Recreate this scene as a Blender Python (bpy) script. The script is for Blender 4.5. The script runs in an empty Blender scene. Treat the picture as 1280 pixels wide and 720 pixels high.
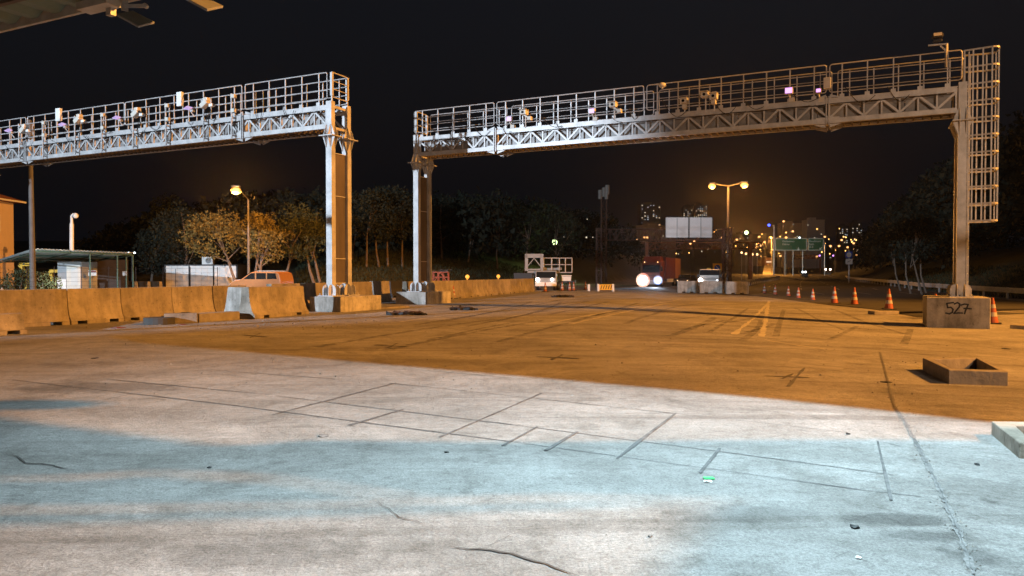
import bpy, bmesh, math, random
from mathutils import Vector, Matrix
R = math.radians
scene = bpy.context.scene
COL = scene.collection
rnd = random.Random(7)

# ------------------------------------------------------------------ camera
F, CX, CY, HZ, CAMH = 924.0, 640.0, 360.0, 342.0, 1.5
PITCH = math.atan((CY - HZ) / F)
cam = bpy.data.cameras.new('camera'); cam_o = bpy.data.objects.new('camera', cam); COL.objects.link(cam_o)
cam.lens = 36.0 * F / 1280.0; cam.sensor_width = 36.0
cam.clip_start = 0.05; cam.clip_end = 6000
cam_o.location = (0, 0, CAMH); cam_o.rotation_euler = (math.pi / 2 - PITCH, 0, 0)
scene.camera = cam_o

# ------------------------------------------------------------------ night sky
world = bpy.data.worlds.new('World'); scene.world = world; world.use_nodes = True
wn = world.node_tree; wn.nodes.clear()
wo = wn.nodes.new('ShaderNodeOutputWorld'); bg = wn.nodes.new('ShaderNodeBackground')
sky = wn.nodes.new('ShaderNodeTexSky'); sky.sky_type = 'NISHITA'; sky.sun_disc = False
sky.sun_elevation = R(-3); sky.sun_rotation = R(200)
tc = wn.nodes.new('ShaderNodeTexCoord'); sep = wn.nodes.new('ShaderNodeSeparateXYZ')
rp = wn.nodes.new('ShaderNodeValToRGB'); mx = wn.nodes.new('ShaderNodeMixRGB'); mx.blend_type = 'ADD'; mx.inputs[0].default_value = 1
sc_ = wn.nodes.new('ShaderNodeMixRGB'); sc_.blend_type = 'MULTIPLY'; sc_.inputs[0].default_value = 1; sc_.inputs[2].default_value = (.02, .02, .02, 1)
cr = rp.color_ramp
cr.elements[0].position = 0.0; cr.elements[0].color = (.0030, .0030, .0042, 1)
cr.elements[1].position = 0.42; cr.elements[1].color = (.0050, .0060, .0085, 1)
e = cr.elements.new(.12); e.color = (.0032, .0034, .0046, 1)
e = cr.elements.new(.25); e.color = (.0040, .0045, .0062, 1)
wn.links.new(tc.outputs['Generated'], sep.inputs[0]); wn.links.new(sep.outputs['Z'], rp.inputs[0])
wn.links.new(sky.outputs[0], sc_.inputs[1]); wn.links.new(sc_.outputs[0], mx.inputs[1]); wn.links.new(rp.outputs[0], mx.inputs[2])
wn.links.new(mx.outputs[0], bg.inputs[0]); bg.inputs[1].default_value = 1.0
wn.links.new(bg.outputs[0], wo.inputs[0])

# ------------------------------------------------------------------ lights
def light(name, kind, loc, target=None, **kw):
    l = bpy.data.lights.new(name, kind); o = bpy.data.objects.new(name, l); COL.objects.link(o); o.location = loc
    if target is not None:
        o.rotation_euler = (Vector(target) - Vector(loc)).to_track_quat('-Z', 'Y').to_euler()
    for k, v in kw.items(): setattr(l, k, v)
    return o
SOD = (1.0, .39, .062)
SODIUM = (50, 11.2, 30)
light('sodium_floodlight_light', 'SPOT', SODIUM, (0, 26, 0), energy=350000, color=SOD, spot_size=R(80), spot_blend=.55, shadow_soft_size=.50)
FL = Vector((2.4, 4.9, 6.0))
light('white_floodlight_light', 'SPOT', FL, (2.8, 6.6, 0), energy=7000, color=(.62, .87, 1.0), spot_size=R(150), spot_blend=.6, shadow_soft_size=.02)
light('gantry_floodlight_light', 'SPOT', (-42, -12, 12), (-22, 32, 6.0), energy=185000, color=(.70, .84, 1.0), spot_size=R(49), spot_blend=.3, shadow_soft_size=.25)
light('toll_plaza_light', 'SPOT', (4, -16, 10), (12, 30, 8), energy=14500, color=(1.0, .68, .46), spot_size=R(60), spot_blend=.8, shadow_soft_size=.4)  # added fill without a fixture, brightens the long gantry's front faces

scene.view_settings.view_transform = 'Standard'; scene.view_settings.look = 'None'
scene.view_settings.exposure = 0; scene.view_settings.gamma = 1
try: scene.view_settings.use_curve_mapping = False
except Exception: pass
scene.cycles.use_denoising = True
scene.cycles.max_bounces = 4; scene.cycles.diffuse_bounces = 2; scene.cycles.glossy_bounces = 2
scene.cycles.sample_clamp_indirect = 3
try: scene.cycles.use_light_tree = True
except Exception: pass

# ------------------------------------------------------------------ terrain height and pixel rays
def sst(a, b, x):
    t = min(1, max(0, (x - a) / (b - a))); return t * t * (3 - 2 * t)
def interp(x, xs, ys):
    if x <= xs[0]: return ys[0]
    for i in range(1, len(xs)):
        if x <= xs[i]:
            t = (x - xs[i - 1]) / (xs[i] - xs[i - 1]); return ys[i - 1] + t * (ys[i] - ys[i - 1])
    return ys[-1]
def bank_edge(X): return interp(X, [-300, -60, -30, -16, -4, 8, 25, 56, 112, 250, 900], [130, 96, 84, 62, 82, 104, 160, 260, 460, 900, 2600])
def right_edge(Y): return interp(Y, [-40, 0, 30, 44, 71, 120, 170, 400, 900], [24, 25, 29, 33, 39, 58, 78, 172, 400])
def g(X, Y):
    z = -0.43 * sst(2, 15.5, X) * (1 - .35 * sst(27, 36, Y)) * (1 - .7 * sst(40, 90, Y))
    d = (Y - bank_edge(X)) * .6
    if d > 0: z += 9.5 * (1 - math.exp(-d / 28.0))
    r = X - right_edge(Y) - 1.5
    if r > 0: z += 9 * (1 - math.exp(-r / 22.0))
    if Y > 180: z += (Y - 180) * .0125 + 22 * sst(520, 900, Y)
    return z
FWD = Vector((0, math.cos(PITCH), -math.sin(PITCH))); UP = Vector((0, math.sin(PITCH), math.cos(PITCH))); RT = Vector((1, 0, 0))
CAMP = Vector((0, 0, CAMH))
def ray(x, y): return FWD + RT * ((x - CX) / F) + UP * ((CY - y) / F)
def W(x, y, Z):
    d = ray(x, y); return CAMP + d * (Z / d.y)
def G(x, y, zmax=1500):
    d = ray(x, y); d = d / d.y; prev = .5; Z = .5
    while Z < zmax:
        Z += max(.05, Z * .01); p = CAMP + d * Z
        if p.z <= g(p.x, p.y):
            lo, hi = prev, Z
            for _ in range(24):
                m = (lo + hi) / 2; p = CAMP + d * m
                if p.z <= g(p.x, p.y): hi = m
                else: lo = m
            p = CAMP + d * hi; return Vector((p.x, p.y, g(p.x, p.y)))
        prev = Z
    return CAMP + d * zmax
def AT(x, Z):
    "ground point seen in picture column x at depth Z"
    X = (x - CX) / F * Z / math.cos(PITCH) * 1.0
    return Vector((X, Z, g(X, Z)))
def zof(y, Z): return W(CX, y, Z).z

# ------------------------------------------------------------------ materials
def nodes_of(name):
    m = bpy.data.materials.new(name); m.use_nodes = True; nt = m.node_tree
    return m, nt, nt.nodes['Principled BSDF']
def mat(name, col, rough=.7, metal=0, var=.18, scale=3.0, bump=.15, bscale=40, detail=6, spec=.4, coords='Object', stretch=(1, 1, 1)):
    m, nt, b = nodes_of(name)
    N = nt.nodes.new; L = nt.links.new
    t = N('ShaderNodeTexCoord'); mp = N('ShaderNodeMapping'); mp.inputs['Scale'].default_value = stretch
    L(t.outputs[coords], mp.inputs[0])
    n = N('ShaderNodeTexNoise'); n.inputs['Scale'].default_value = scale; n.inputs['Detail'].default_value = detail; n.inputs['Roughness'].default_value = .65
    L(mp.outputs[0], n.inputs['Vector'])
    r = N('ShaderNodeValToRGB'); r.color_ramp.elements[0].position = .3; r.color_ramp.elements[1].position = .7
    lo = [max(0, c * (1 - var)) for c in col]; hi = [min(1, c * (1 + var)) for c in col]
    r.color_ramp.elements[0].color = (*lo, 1); r.color_ramp.elements[1].color = (*hi, 1)
    L(n.outputs['Fac'], r.inputs[0]); L(r.outputs[0], b.inputs['Base Color'])
    b.inputs['Roughness'].default_value = rough; b.inputs['Metallic'].default_value = metal
    b.inputs['Specular IOR Level'].default_value = spec
    if bump:
        n2 = N('ShaderNodeTexNoise'); n2.inputs['Scale'].default_value = bscale; n2.inputs['Detail'].default_value = 4
        L(mp.outputs[0], n2.inputs['Vector'])
        bp = N('ShaderNodeBump'); bp.inputs['Strength'].default_value = bump; bp.inputs['Distance'].default_value = .02
        L(n2.outputs['Fac'], bp.inputs['Height']); L(bp.outputs[0], b.inputs['Normal'])
    return m
def emis(name, col, strength, base=(.1, .1, .1)):
    m, nt, b = nodes_of(name)
    n = nt.nodes.new('ShaderNodeTexNoise'); n.inputs['Scale'].default_value = 5
    mm = nt.nodes.new('ShaderNodeMixRGB'); mm.inputs[1].default_value = (*base, 1); mm.inputs[2].default_value = (*[c * .8 for c in base], 1)
    nt.links.new(n.outputs['Fac'], mm.inputs[0]); nt.links.new(mm.outputs[0], b.inputs['Base Color'])
    b.inputs['Emission Color'].default_value = (*col, 1); b.inputs['Emission Strength'].default_value = strength
    return m

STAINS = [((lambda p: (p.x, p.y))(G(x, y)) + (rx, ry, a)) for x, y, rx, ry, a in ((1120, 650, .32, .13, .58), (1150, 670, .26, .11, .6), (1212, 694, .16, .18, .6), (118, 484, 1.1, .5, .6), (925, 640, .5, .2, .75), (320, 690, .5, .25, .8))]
def ground_material():
    m, nt, b = nodes_of('weathered_concrete')
    N = nt.nodes.new; L = nt.links.new
    t = N('ShaderNodeTexCoord'); P = t.outputs['Object']
    def noise(scale, detail=6, rough=.6, rot=0, st=(1, 1, 1), dist=0):
        mp = N('ShaderNodeMapping'); mp.inputs['Rotation'].default_value = (0, 0, rot); mp.inputs['Scale'].default_value = st
        L(P, mp.inputs[0]); n = N('ShaderNodeTexNoise'); n.inputs['Scale'].default_value = scale; n.inputs['Detail'].default_value = detail
        n.inputs['Roughness'].default_value = rough; n.inputs['Distortion'].default_value = dist; L(mp.outputs[0], n.inputs['Vector']); return n.outputs['Fac']
    def ramp(s, a, ca, bb, cb):
        r = N('ShaderNodeValToRGB'); r.color_ramp.elements[0].position = a; r.color_ramp.elements[1].position = bb
        r.color_ramp.elements[0].color = (*ca, 1); r.color_ramp.elements[1].color = (*cb, 1); L(s, r.inputs[0]); return r.outputs[0]
    def mul(a, c, f=1.0):
        x = N('ShaderNodeMixRGB'); x.blend_type = 'MULTIPLY'; x.inputs[0].default_value = f; L(a, x.inputs[1]); L(c, x.inputs[2]); return x.outputs[0]
    ang = R(-64)
    base = ramp(noise(.35, 8, .62), .30, (.25, .24, .225), .70, (.43, .42, .40))
    streak = ramp(noise(1.0, 5, .7, R(26), (.22, 3.2, 1)), .3, (.80, .80, .80), .7, (1.08, 1.08, 1.08))      # broom and tyre streaks across
    track = ramp(noise(.5, 4, .6, ang, (.18, 1.6, 1)), .34, (.80, .79, .78), .62, (1.04, 1.04, 1.04))
    grit = ramp(noise(52, 8, .92), .38, (.40, .40, .40), .60, (1.2, 1.2, 1.2))
    speck = ramp(noise(95, 3, .6), .27, (.45, .44, .42), .37, (1, 1, 1))
    dirt = ramp(noise(1.7, 9, .78, 0, (1, 1, 1), .6), .30, (.58, .57, .55), .48, (1, 1, 1))
    pit = ramp(noise(11, 9, .85), .40, (.70, .69, .68), .52, (1, 1, 1))
    scuff = ramp(noise(3.0, 10, .8, R(38), (.4, 2.0, 1), 1.4), .54, (1, 1, 1), .66, (1.28, 1.28, 1.28))
    patchy = ramp(noise(.55, 7, .7, .5, (1, 1, 1), 1.5), .36, (.66, .65, .63), .54, (1.05, 1.05, 1.05))
    oil = ramp(noise(2.6, 5, .6, .9, (1, 1, 1), .3), .27, (.42, .41, .40), .34, (1, 1, 1))
    rubber = ramp(noise(.8, 6, .6, ang, (.10, 2.2, 1), .5), .33, (.62, .60, .58), .43, (1, 1, 1))
    pale = ramp(noise(.9, 10, .75, R(30), (1, 2.2, 1), 1.0), .56, (1, 1, 1), .72, (1.22, 1.22, 1.22))
    c = mul(base, streak, .4); c = mul(c, track, .8); c = mul(c, grit, .9); c = mul(c, speck, .8); c = mul(c, dirt, .9); c = mul(c, pale, .9); c = mul(c, pit, .9); c = mul(c, scuff, .9); c = mul(c, rubber, .8); c = mul(c, patchy, .75); c = mul(c, oil, .8)
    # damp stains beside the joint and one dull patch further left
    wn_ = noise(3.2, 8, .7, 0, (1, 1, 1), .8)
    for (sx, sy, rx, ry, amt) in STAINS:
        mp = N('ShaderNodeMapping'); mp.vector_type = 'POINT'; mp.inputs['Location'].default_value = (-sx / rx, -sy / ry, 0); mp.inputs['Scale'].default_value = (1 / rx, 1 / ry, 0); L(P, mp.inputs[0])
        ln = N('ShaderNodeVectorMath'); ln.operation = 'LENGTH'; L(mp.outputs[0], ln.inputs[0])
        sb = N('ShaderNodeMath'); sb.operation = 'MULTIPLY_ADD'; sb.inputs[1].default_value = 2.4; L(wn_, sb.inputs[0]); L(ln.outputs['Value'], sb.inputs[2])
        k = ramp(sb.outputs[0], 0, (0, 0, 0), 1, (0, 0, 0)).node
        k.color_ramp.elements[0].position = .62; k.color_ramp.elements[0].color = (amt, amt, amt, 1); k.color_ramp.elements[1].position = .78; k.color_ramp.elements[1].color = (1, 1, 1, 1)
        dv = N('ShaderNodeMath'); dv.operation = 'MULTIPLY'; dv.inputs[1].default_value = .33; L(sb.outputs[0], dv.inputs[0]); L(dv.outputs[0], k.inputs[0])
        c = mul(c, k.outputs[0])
    # grass and earth beyond the plaza
    sp = N('ShaderNodeSeparateXYZ'); L(P, sp.inputs[0])
    at = N('ShaderNodeAttribute'); at.attribute_name = 'soil'; at.attribute_type = 'GEOMETRY'
    soil = ramp(noise(1.3, 8, .7), .35, (.030, .038, .018), .65, (.10, .095, .055))
    mm = N('ShaderNodeMixRGB'); L(at.outputs['Fac'], mm.inputs[0]); L(c, mm.inputs[1]); L(soil, mm.inputs[2])
    L(mm.outputs[0], b.inputs['Base Color'])
    b.inputs['Roughness'].default_value = .82; b.inputs['Specular IOR Level'].default_value = .35
    ad = N('ShaderNodeMath'); ad.operation = 'ADD'
    L(noise(26, 10, .75), ad.inputs[0]); n3 = noise(3.0, 8, .8, R(30), (.8, 2.4, 1))
    ml = N('ShaderNodeMath'); ml.operation = 'MULTIPLY'; ml.inputs[1].default_value = .9; L(n3, ml.inputs[0]); L(ml.outputs[0], ad.inputs[1])
    bp = N('ShaderNodeBump'); bp.inputs['Strength'].default_value = .9; bp.inputs['Distance'].default_value = .03
    L(ad.outputs[0], bp.inputs['Height']); L(bp.outputs[0], b.inputs['Normal'])
    return m
M = {}
M['ground'] = ground_material()
M['asphalt'] = mat('old_asphalt', (.045, .043, .040), .85, var=.3, scale=.5, bump=.3, bscale=30)
M['steel'] = mat('galvanised_steel', (.46, .455, .45), .45, .25, var=.26, scale=2.2, bump=.06, detail=9)
M['panel_steel'] = mat('dull_steel_panel', (.24, .235, .23), .5, .25, var=.35, scale=1.8)
M['steel_dark'] = mat('grey_steel_plate', (.105, .085, .075), .6, .3, var=.4, scale=1.2, bump=.06, stretch=(1, 1, .3))
def dirty(m, amt=.5):
    "vertical run stains, chips and a splashed foot on cast concrete"
    nt = m.node_tree; b = nt.nodes['Principled BSDF']; N = nt.nodes.new; L = nt.links.new; src = b.inputs['Base Color'].links[0].from_socket
    t = N('ShaderNodeTexCoord')
    def nz(st, sc, a, ca, bb, cb, seed=0):
        mp = N('ShaderNodeMapping'); mp.inputs['Scale'].default_value = st; mp.inputs['Location'].default_value = (seed, 0, 0); L(t.outputs['Object'], mp.inputs[0]); n = N('ShaderNodeTexNoise'); n.inputs['Scale'].default_value = sc; n.inputs['Detail'].default_value = 8; n.inputs['Roughness'].default_value = .7
        ad = N('ShaderNodeObjectInfo'); L(mp.outputs[0], n.inputs['Vector']); n.noise_dimensions = '4D'; mu = N('ShaderNodeMath'); mu.operation = 'MULTIPLY'; mu.inputs[1].default_value = 37; L(ad.outputs['Random'], mu.inputs[0]); L(mu.outputs[0], n.inputs['W'])
        r = N('ShaderNodeValToRGB'); r.color_ramp.elements[0].position = a; r.color_ramp.elements[1].position = bb; r.color_ramp.elements[0].color = (ca, ca, ca * .96, 1); r.color_ramp.elements[1].color = (cb, cb, cb, 1); L(n.outputs['Fac'], r.inputs[0]); return r.outputs[0]
    def mul(a, c):
        x = N('ShaderNodeMixRGB'); x.blend_type = 'MULTIPLY'; x.inputs[0].default_value = 1; L(a, x.inputs[1]); L(c, x.inputs[2]); return x.outputs[0]
    c = mul(src, nz((3, 3, .35), 1.6, .34, 1 - amt, .55, 1.03)); c = mul(c, nz((1, 1, 1), 1.1, .36, .62, .56, 1.1, 5)); c = mul(c, nz((1, 1, 1), 11, .33, .42, .42, 1, 9))
    L(c, b.inputs['Base Color']); return m
M['barrier'] = dirty(mat('barrier_concrete', (.235, .205, .165), .85, var=.22, scale=2.6, bump=.6, bscale=14, detail=9), .26)
M['barrier_b'] = dirty(mat('barrier_concrete_pale', (.265, .235, .195), .85, var=.2, scale=2.0, bump=.6, bscale=14, detail=9), .24)
M['block'] = dirty(mat('cast_concrete', (.38, .36, .33), .85, var=.2, scale=2.2, bump=.5, bscale=14, detail=9), .35)
M['old_block'] = mat('stained_concrete', (.22, .20, .175), .9, var=.35, scale=2.8, bump=.45, bscale=18, detail=9)
M['dark_hole'] = mat('soil_in_pit', (.035, .03, .025), .95, var=.3)
M['black'] = mat('black_rubber', (.018, .018, .018), .6, bump=.05)
M['void'] = mat('dark_plastic', (.02, .02, .022), .5, bump=0)
M['white'] = mat('white_paint', (.72, .72, .70), .5, var=.06, bump=.03)
M['offwhite'] = mat('cream_metal', (.55, .52, .46), .5, var=.1, bump=.03)
M['grey'] = mat('grey_paint', (.25, .26, .27), .55, var=.12, bump=.03)
M['green_metal'] = mat('dark_green_metal', (.03, .07, .055), .5, var=.1, bump=.03)
M['roof_sheet'] = mat('corrugated_sheet', (.50, .55, .53), .45, .2, var=.12, scale=2)
M['canopy_sheet'] = mat('canopy_sheet', (.15, .21, .19), .5, .2, var=.2, scale=1.5)
M['orange'] = mat('orange_plastic', (.31, .075, .035), .5, var=.15, scale=6, bump=.02)
M['reflect'] = mat('white_reflective_band', (.38, .36, .33), .4, var=.08, bump=0)
M['red'] = mat('faded_red_paint', (.13, .034, .03), .6, var=.2, bump=.02)
M['van_paint'] = mat('orange_car_paint', (.40, .19, .08), .3, var=.05, bump=0, spec=.6)
M['glass'] = mat('dark_glass', (.015, .018, .02), .06, bump=0, spec=.8)
M['bark'] = mat('pine_bark', (.17, .13, .10), .95, var=.3, scale=6, bump=.5, bscale=14, stretch=(1, 1, .25))
M['bark_pale'] = mat('pale_bark', (.30, .27, .23), .9, var=.25, scale=6, bump=.4, bscale=14, stretch=(1, 1, .25))
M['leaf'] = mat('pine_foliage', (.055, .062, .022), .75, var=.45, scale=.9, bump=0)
M['leaf_olive'] = mat('olive_foliage', (.15, .118, .032), .75, var=.45, scale=.9, bump=0)  # pine foliage with the lamp's yellow light put into its colour
M['leaf_dark'] = mat('dark_foliage', (.014, .019, .011), .85, var=.45, scale=.7, bump=0)  # foliage copy with shade put into its colour, for unlit trees
M['grass'] = mat('rough_grass', (.035, .042, .020), .9, var=.5, scale=.4, bump=0)
M['house'] = mat('peach_render', (.60, .47, .36), .85, var=.06, scale=1.5, bump=.1)
M['tile'] = mat('clay_tile', (.28, .11, .06), .8, var=.3, scale=4)
M['paint_line'] = mat('worn_yellow_line', (.38, .35, .28), .8, var=.35, scale=4, bump=.2)
M['cut'] = mat('sealed_saw_cut', (.10, .097, .094), .8, var=.55, scale=7, bump=.1)
M['crack'] = mat('dark_crack', (.06, .055, .05), .95, var=.3, scale=9, bump=0)
M['tar'] = mat('tar_mark', (.075, .07, .06), .8, var=.3, scale=9, bump=0)
M['joint'] = mat('crumbled_joint', (.14, .136, .13), .95, var=.5, scale=12, bump=.6, bscale=30)
M['damp'] = mat('damp_concrete', (.16, .155, .145), .45, var=.35, scale=3, bump=.2)
M['lamp_pole'] = mat('weathered_lamp_pole', (.11, .105, .10), .7, var=.2)
M['graffiti'] = mat('black_spray_paint', (.012, .012, .014), .5, bump=0)
M['sign_green'] = mat('green_sign_sheet', (.014, .07, .032), .5, var=.05, bump=0)
M['sign_white'] = mat('white_sign_sheet', (.5, .5, .48), .45, var=.05, bump=0)
M['sign_blue'] = mat('blue_sign_sheet', (.03, .08, .35), .4, var=.05, bump=0)
M['billboard'] = mat('blank_billboard', (.62, .60, .60), .6, var=.05, scale=1, bump=0)
M['rust'] = mat('rusty_steel', (.10, .055, .04), .8, var=.3)
M['brown_wall'] = mat('brown_panel', (.045, .035, .03), .8, var=.25)
M['tower'] = mat('tower_facade', (.16, .15, .15), .8, var=.1, scale=.2, bump=0)
M['yellow'] = mat('yellow_paint', (.75, .42, .04), .45, var=.08, bump=0)
M['green_tape'] = mat('green_plastic_tag', (.06, .55, .16), .5, bump=0)
M['brick'] = mat('red_brick', (.16, .07, .05), .9, var=.25)
E = {}
E['sodium'] = emis('sodium_bulb', (1.0, .50, .12), 7)
E['sodium_big'] = emis('sodium_lamp_bulb', (1.0, .46, .10), 5)
E['warm'] = emis('warm_lamp', (1.0, .58, .25), 3.2)
E['white'] = emis('white_lamp', (.85, .95, 1.0), 5)
E['head_warm'] = emis('headlight_warm', (1.0, .74, .62), 14)
E['head_blue'] = emis('headlight_cool', (.55, .74, 1.0), 9)
def halo_mat(name, col, strength, alpha):  # glowing see-through shells that imitate halos round lamps
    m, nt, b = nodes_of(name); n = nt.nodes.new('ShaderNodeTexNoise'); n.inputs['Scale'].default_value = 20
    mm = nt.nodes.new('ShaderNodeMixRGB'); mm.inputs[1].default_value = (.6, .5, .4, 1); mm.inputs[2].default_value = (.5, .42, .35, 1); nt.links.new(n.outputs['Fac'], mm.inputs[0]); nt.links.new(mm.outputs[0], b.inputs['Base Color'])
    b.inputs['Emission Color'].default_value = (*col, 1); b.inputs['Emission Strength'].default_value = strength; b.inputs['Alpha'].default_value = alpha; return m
E['bowl'] = halo_mat('frosted_orange_bowl', (1.0, .30, .03), 1.2, .45)
E['bowl_warm'] = halo_mat('frosted_headlamp_glass', (1.0, .42, .34), 1.1, .45)
E['bowl_cool'] = halo_mat('frosted_cool_glass', (.25, .40, 1.0), 1.1, .45)
E['purple'] = emis('infrared_glow', (.66, .28, 1.0), 2.4)
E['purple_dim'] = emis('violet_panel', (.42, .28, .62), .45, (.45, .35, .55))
E['blue'] = emis('blue_neon', (.05, .08, 1.0), 6)
E['pink'] = emis('pink_neon', (1.0, .08, .25), 2)
E['green_spot'] = emis('pale_green_lamp', (.75, 1.0, .45), 6)
E['window'] = emis('lit_window', (1.0, .86, .62), .8)
E['window_cool'] = emis('lit_window_cool', (.80, .90, 1.0), .45)
E['house_window'] = emis('house_window_glass', (1.0, .85, .55), .5, (.5, .5, .4))
E['beacon'] = emis('amber_lantern', (1.0, .40, .05), 1.2, (.7, .3, .05))

# ------------------------------------------------------------------ mesh builder
class MB:
    def __init__(s): s.v = []; s.f = []
    def add(s, vs, fs):
        b = len(s.v); s.v += [Vector(v) for v in vs]; s.f += [[i + b for i in f] for f in fs]; return s
    def box(s, c, size, ax=(1, 0, 0), ay=(0, 1, 0), az=(0, 0, 1)):
        c = Vector(c); ax, ay, az = [Vector(a).normalized() * (h / 2) for a, h in zip((ax, ay, az), size)]
        vs = [c + ax * i + ay * j + az * k for i in (-1, 1) for j in (-1, 1) for k in (-1, 1)]
        return s.add(vs, [(0, 1, 3, 2), (4, 6, 7, 5), (0, 4, 5, 1), (2, 3, 7, 6), (0, 2, 6, 4), (1, 5, 7, 3)])
    def bar(s, p, q, w, h=None, up=(0, 0, 1)):
        p, q = Vector(p), Vector(q); h = h or w; d = q - p
        if d.length < 1e-6: return s
        up = Vector(up); x = d.cross(up)
        if x.length < 1e-4 * d.length: x = d.cross(Vector((1, 0, 0)))
        x.normalize(); y = x.cross(d).normalized()
        return s.box((p + q) / 2, (d.length, w, h), d, x, y)
    def tube(s, p, q, r, r2=None, n=8):
        p, q = Vector(p), Vector(q); r2 = r if r2 is None else r2; d = (q - p).normalized()
        x = d.cross(Vector((0, 0, 1))); x = d.cross(Vector((1, 0, 0))) if x.length < 1e-3 else x
        x.normalize(); y = d.cross(x)
        vs = []
        for c, rr in ((p, r), (q, r2)):
            for i in range(n):
                a = 2 * math.pi * i / n; vs.append(c + (x * math.cos(a) + y * math.sin(a)) * rr)
        fs = [(i, (i + 1) % n, n + (i + 1) % n, n + i) for i in range(n)] + [tuple(range(n - 1, -1, -1)), tuple(range(n, 2 * n))]
        return s.add(vs, fs)
    def path(s, pts, r, n=6, closed=False):
        k = len(pts)
        for i in range(k if closed else k - 1): s.tube(pts[i], pts[(i + 1) % k], r, n=n)
        return s
    def ball(s, c, r, n=10, m=6, sq=(1, 1, 1)):
        c = Vector(c); vs = [c + Vector((0, 0, r * sq[2]))]; 
        for j in range(1, m):
            t = math.pi * j / m
            for i in range(n):
                a = 2 * math.pi * i / n; vs.append(c + Vector((math.sin(t) * math.cos(a) * r * sq[0], math.sin(t) * math.sin(a) * r * sq[1], math.cos(t) * r * sq[2])))
        vs.append(c - Vector((0, 0, r * sq[2]))); fs = [(0, 1 + i, 1 + (i + 1) % n) for i in range(n)]
        for j in range(m - 2):
            for i in range(n):
                a = 1 + j * n; fs.append((a + i, a + n + i, a + n + (i + 1) % n, a + (i + 1) % n))
        l = len(vs) - 1; a = 1 + (m - 2) * n; fs += [(l, a + (i + 1) % n, a + i) for i in range(n)]
        return s.add(vs, fs)
    def prism(s, prof, c, ax, ay, az, length):
        "closed 2d profile in (ax, az) extruded along ay, centred"
        c = Vector(c); ax, ay, az = [Vector(a).normalized() for a in (ax, ay, az)]; n = len(prof)
        vs = [c + ax * p[0] + az * p[1] + ay * (length * k) for k in (-.5, .5) for p in prof]
        return s.add(vs, [(i, (i + 1) % n, n + (i + 1) % n, n + i) for i in range(n)] + [tuple(range(n - 1, -1, -1)), tuple(range(n, 2 * n))])
    def build(s, name, m, parent=None, smooth=False, bevel=0, origin=None):
        me = bpy.data.meshes.new(name); o = bpy.data.objects.new(name, me); COL.objects.link(o)
        org = Vector((0, 0, 0))
        if parent is not None:
            o.parent = parent; org = Vector(parent['org'])
        elif origin is not None:
            org = Vector(origin); o.location = org
        o['org'] = tuple(org)
        me.from_pydata([v - org for v in s.v], [], s.f); me.validate(); me.update()
        bm = bmesh.new(); bm.from_mesh(me); bmesh.ops.recalc_face_normals(bm, faces=bm.faces); bm.to_mesh(me); bm.free()
        me.materials.append(m)
        if smooth:
            for p in me.polygons: p.use_smooth = True
        if bevel:
            b = o.modifiers.new('bevel', 'BEVEL'); b.width = bevel; b.segments = 2; b.limit_method = 'ANGLE'
        return o
def tag(o, label=None, cat=None, group=None, kind=None):
    if label: o['label'] = label
    if cat: o['category'] = cat
    if group: o['group'] = group
    if kind: o['kind'] = kind
    return o
def empty(name, loc, label, cat, group=None):
    o = bpy.data.objects.new(name, None); COL.objects.link(o); o.location = loc; o['org'] = tuple(loc); o.empty_display_size = .2
    return tag(o, label, cat, group)
def copy_tree(o, parent=None):
    c = o.copy(); COL.objects.link(c)
    if parent is not None: c.parent = parent
    for ch in list(o.children): copy_tree(ch, c)
    return c
def place(proto, used, loc, rz, label, group=None, scale=1):
    o = proto if not used else copy_tree(proto)
    o.location = loc; o.rotation_euler = (0, 0, rz); o['label'] = label; o.scale = (scale,) * 3
    if group: o['group'] = group
    return o
X3, Y3, Z3 = Vector((1, 0, 0)), Vector((0, 1, 0)), Vector((0, 0, 1))

# ------------------------------------------------------------------ ground sheet
def axis(a, fine0, fine1, b, st, grow):
    xs = []; x = fine0
    while x <= fine1: xs.append(x); x += st
    s = st; x = fine1
    while x < b: s *= grow; x += s; xs.append(x)
    s = st; x = fine0; pre = []
    while x > a: s *= grow; x -= s; pre.append(x)
    return pre[::-1] + xs
gx = axis(-1500, -28, 34, 2200, .8, 1.12); gy = axis(-60, -4, 70, 3200, .8, 1.08)
mb = MB(); nx = len(gx)
mb.v = [Vector((x, y, g(x, y))) for y in gy for x in gx]
mb.f = [(j * nx + i, j * nx + i + 1, (j + 1) * nx + i + 1, (j + 1) * nx + i) for j in range(len(gy) - 1) for i in range(nx - 1)]
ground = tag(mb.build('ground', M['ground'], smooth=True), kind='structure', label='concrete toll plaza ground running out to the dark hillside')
att = ground.data.attributes.new('soil', 'FLOAT', 'POINT')
vals = []
for v in mb.v:
    d = v.y - bank_edge(v.x); r = v.x - right_edge(v.y) - 1
    vals.append(max(sst(-1, 2, d), sst(-.5, 1, r), sst(150, 200, v.y), sst(20, 26, -v.x - 0.0 - (0 if v.y > 30 else 40))))
att.data.foreach_set('value', vals)

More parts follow.
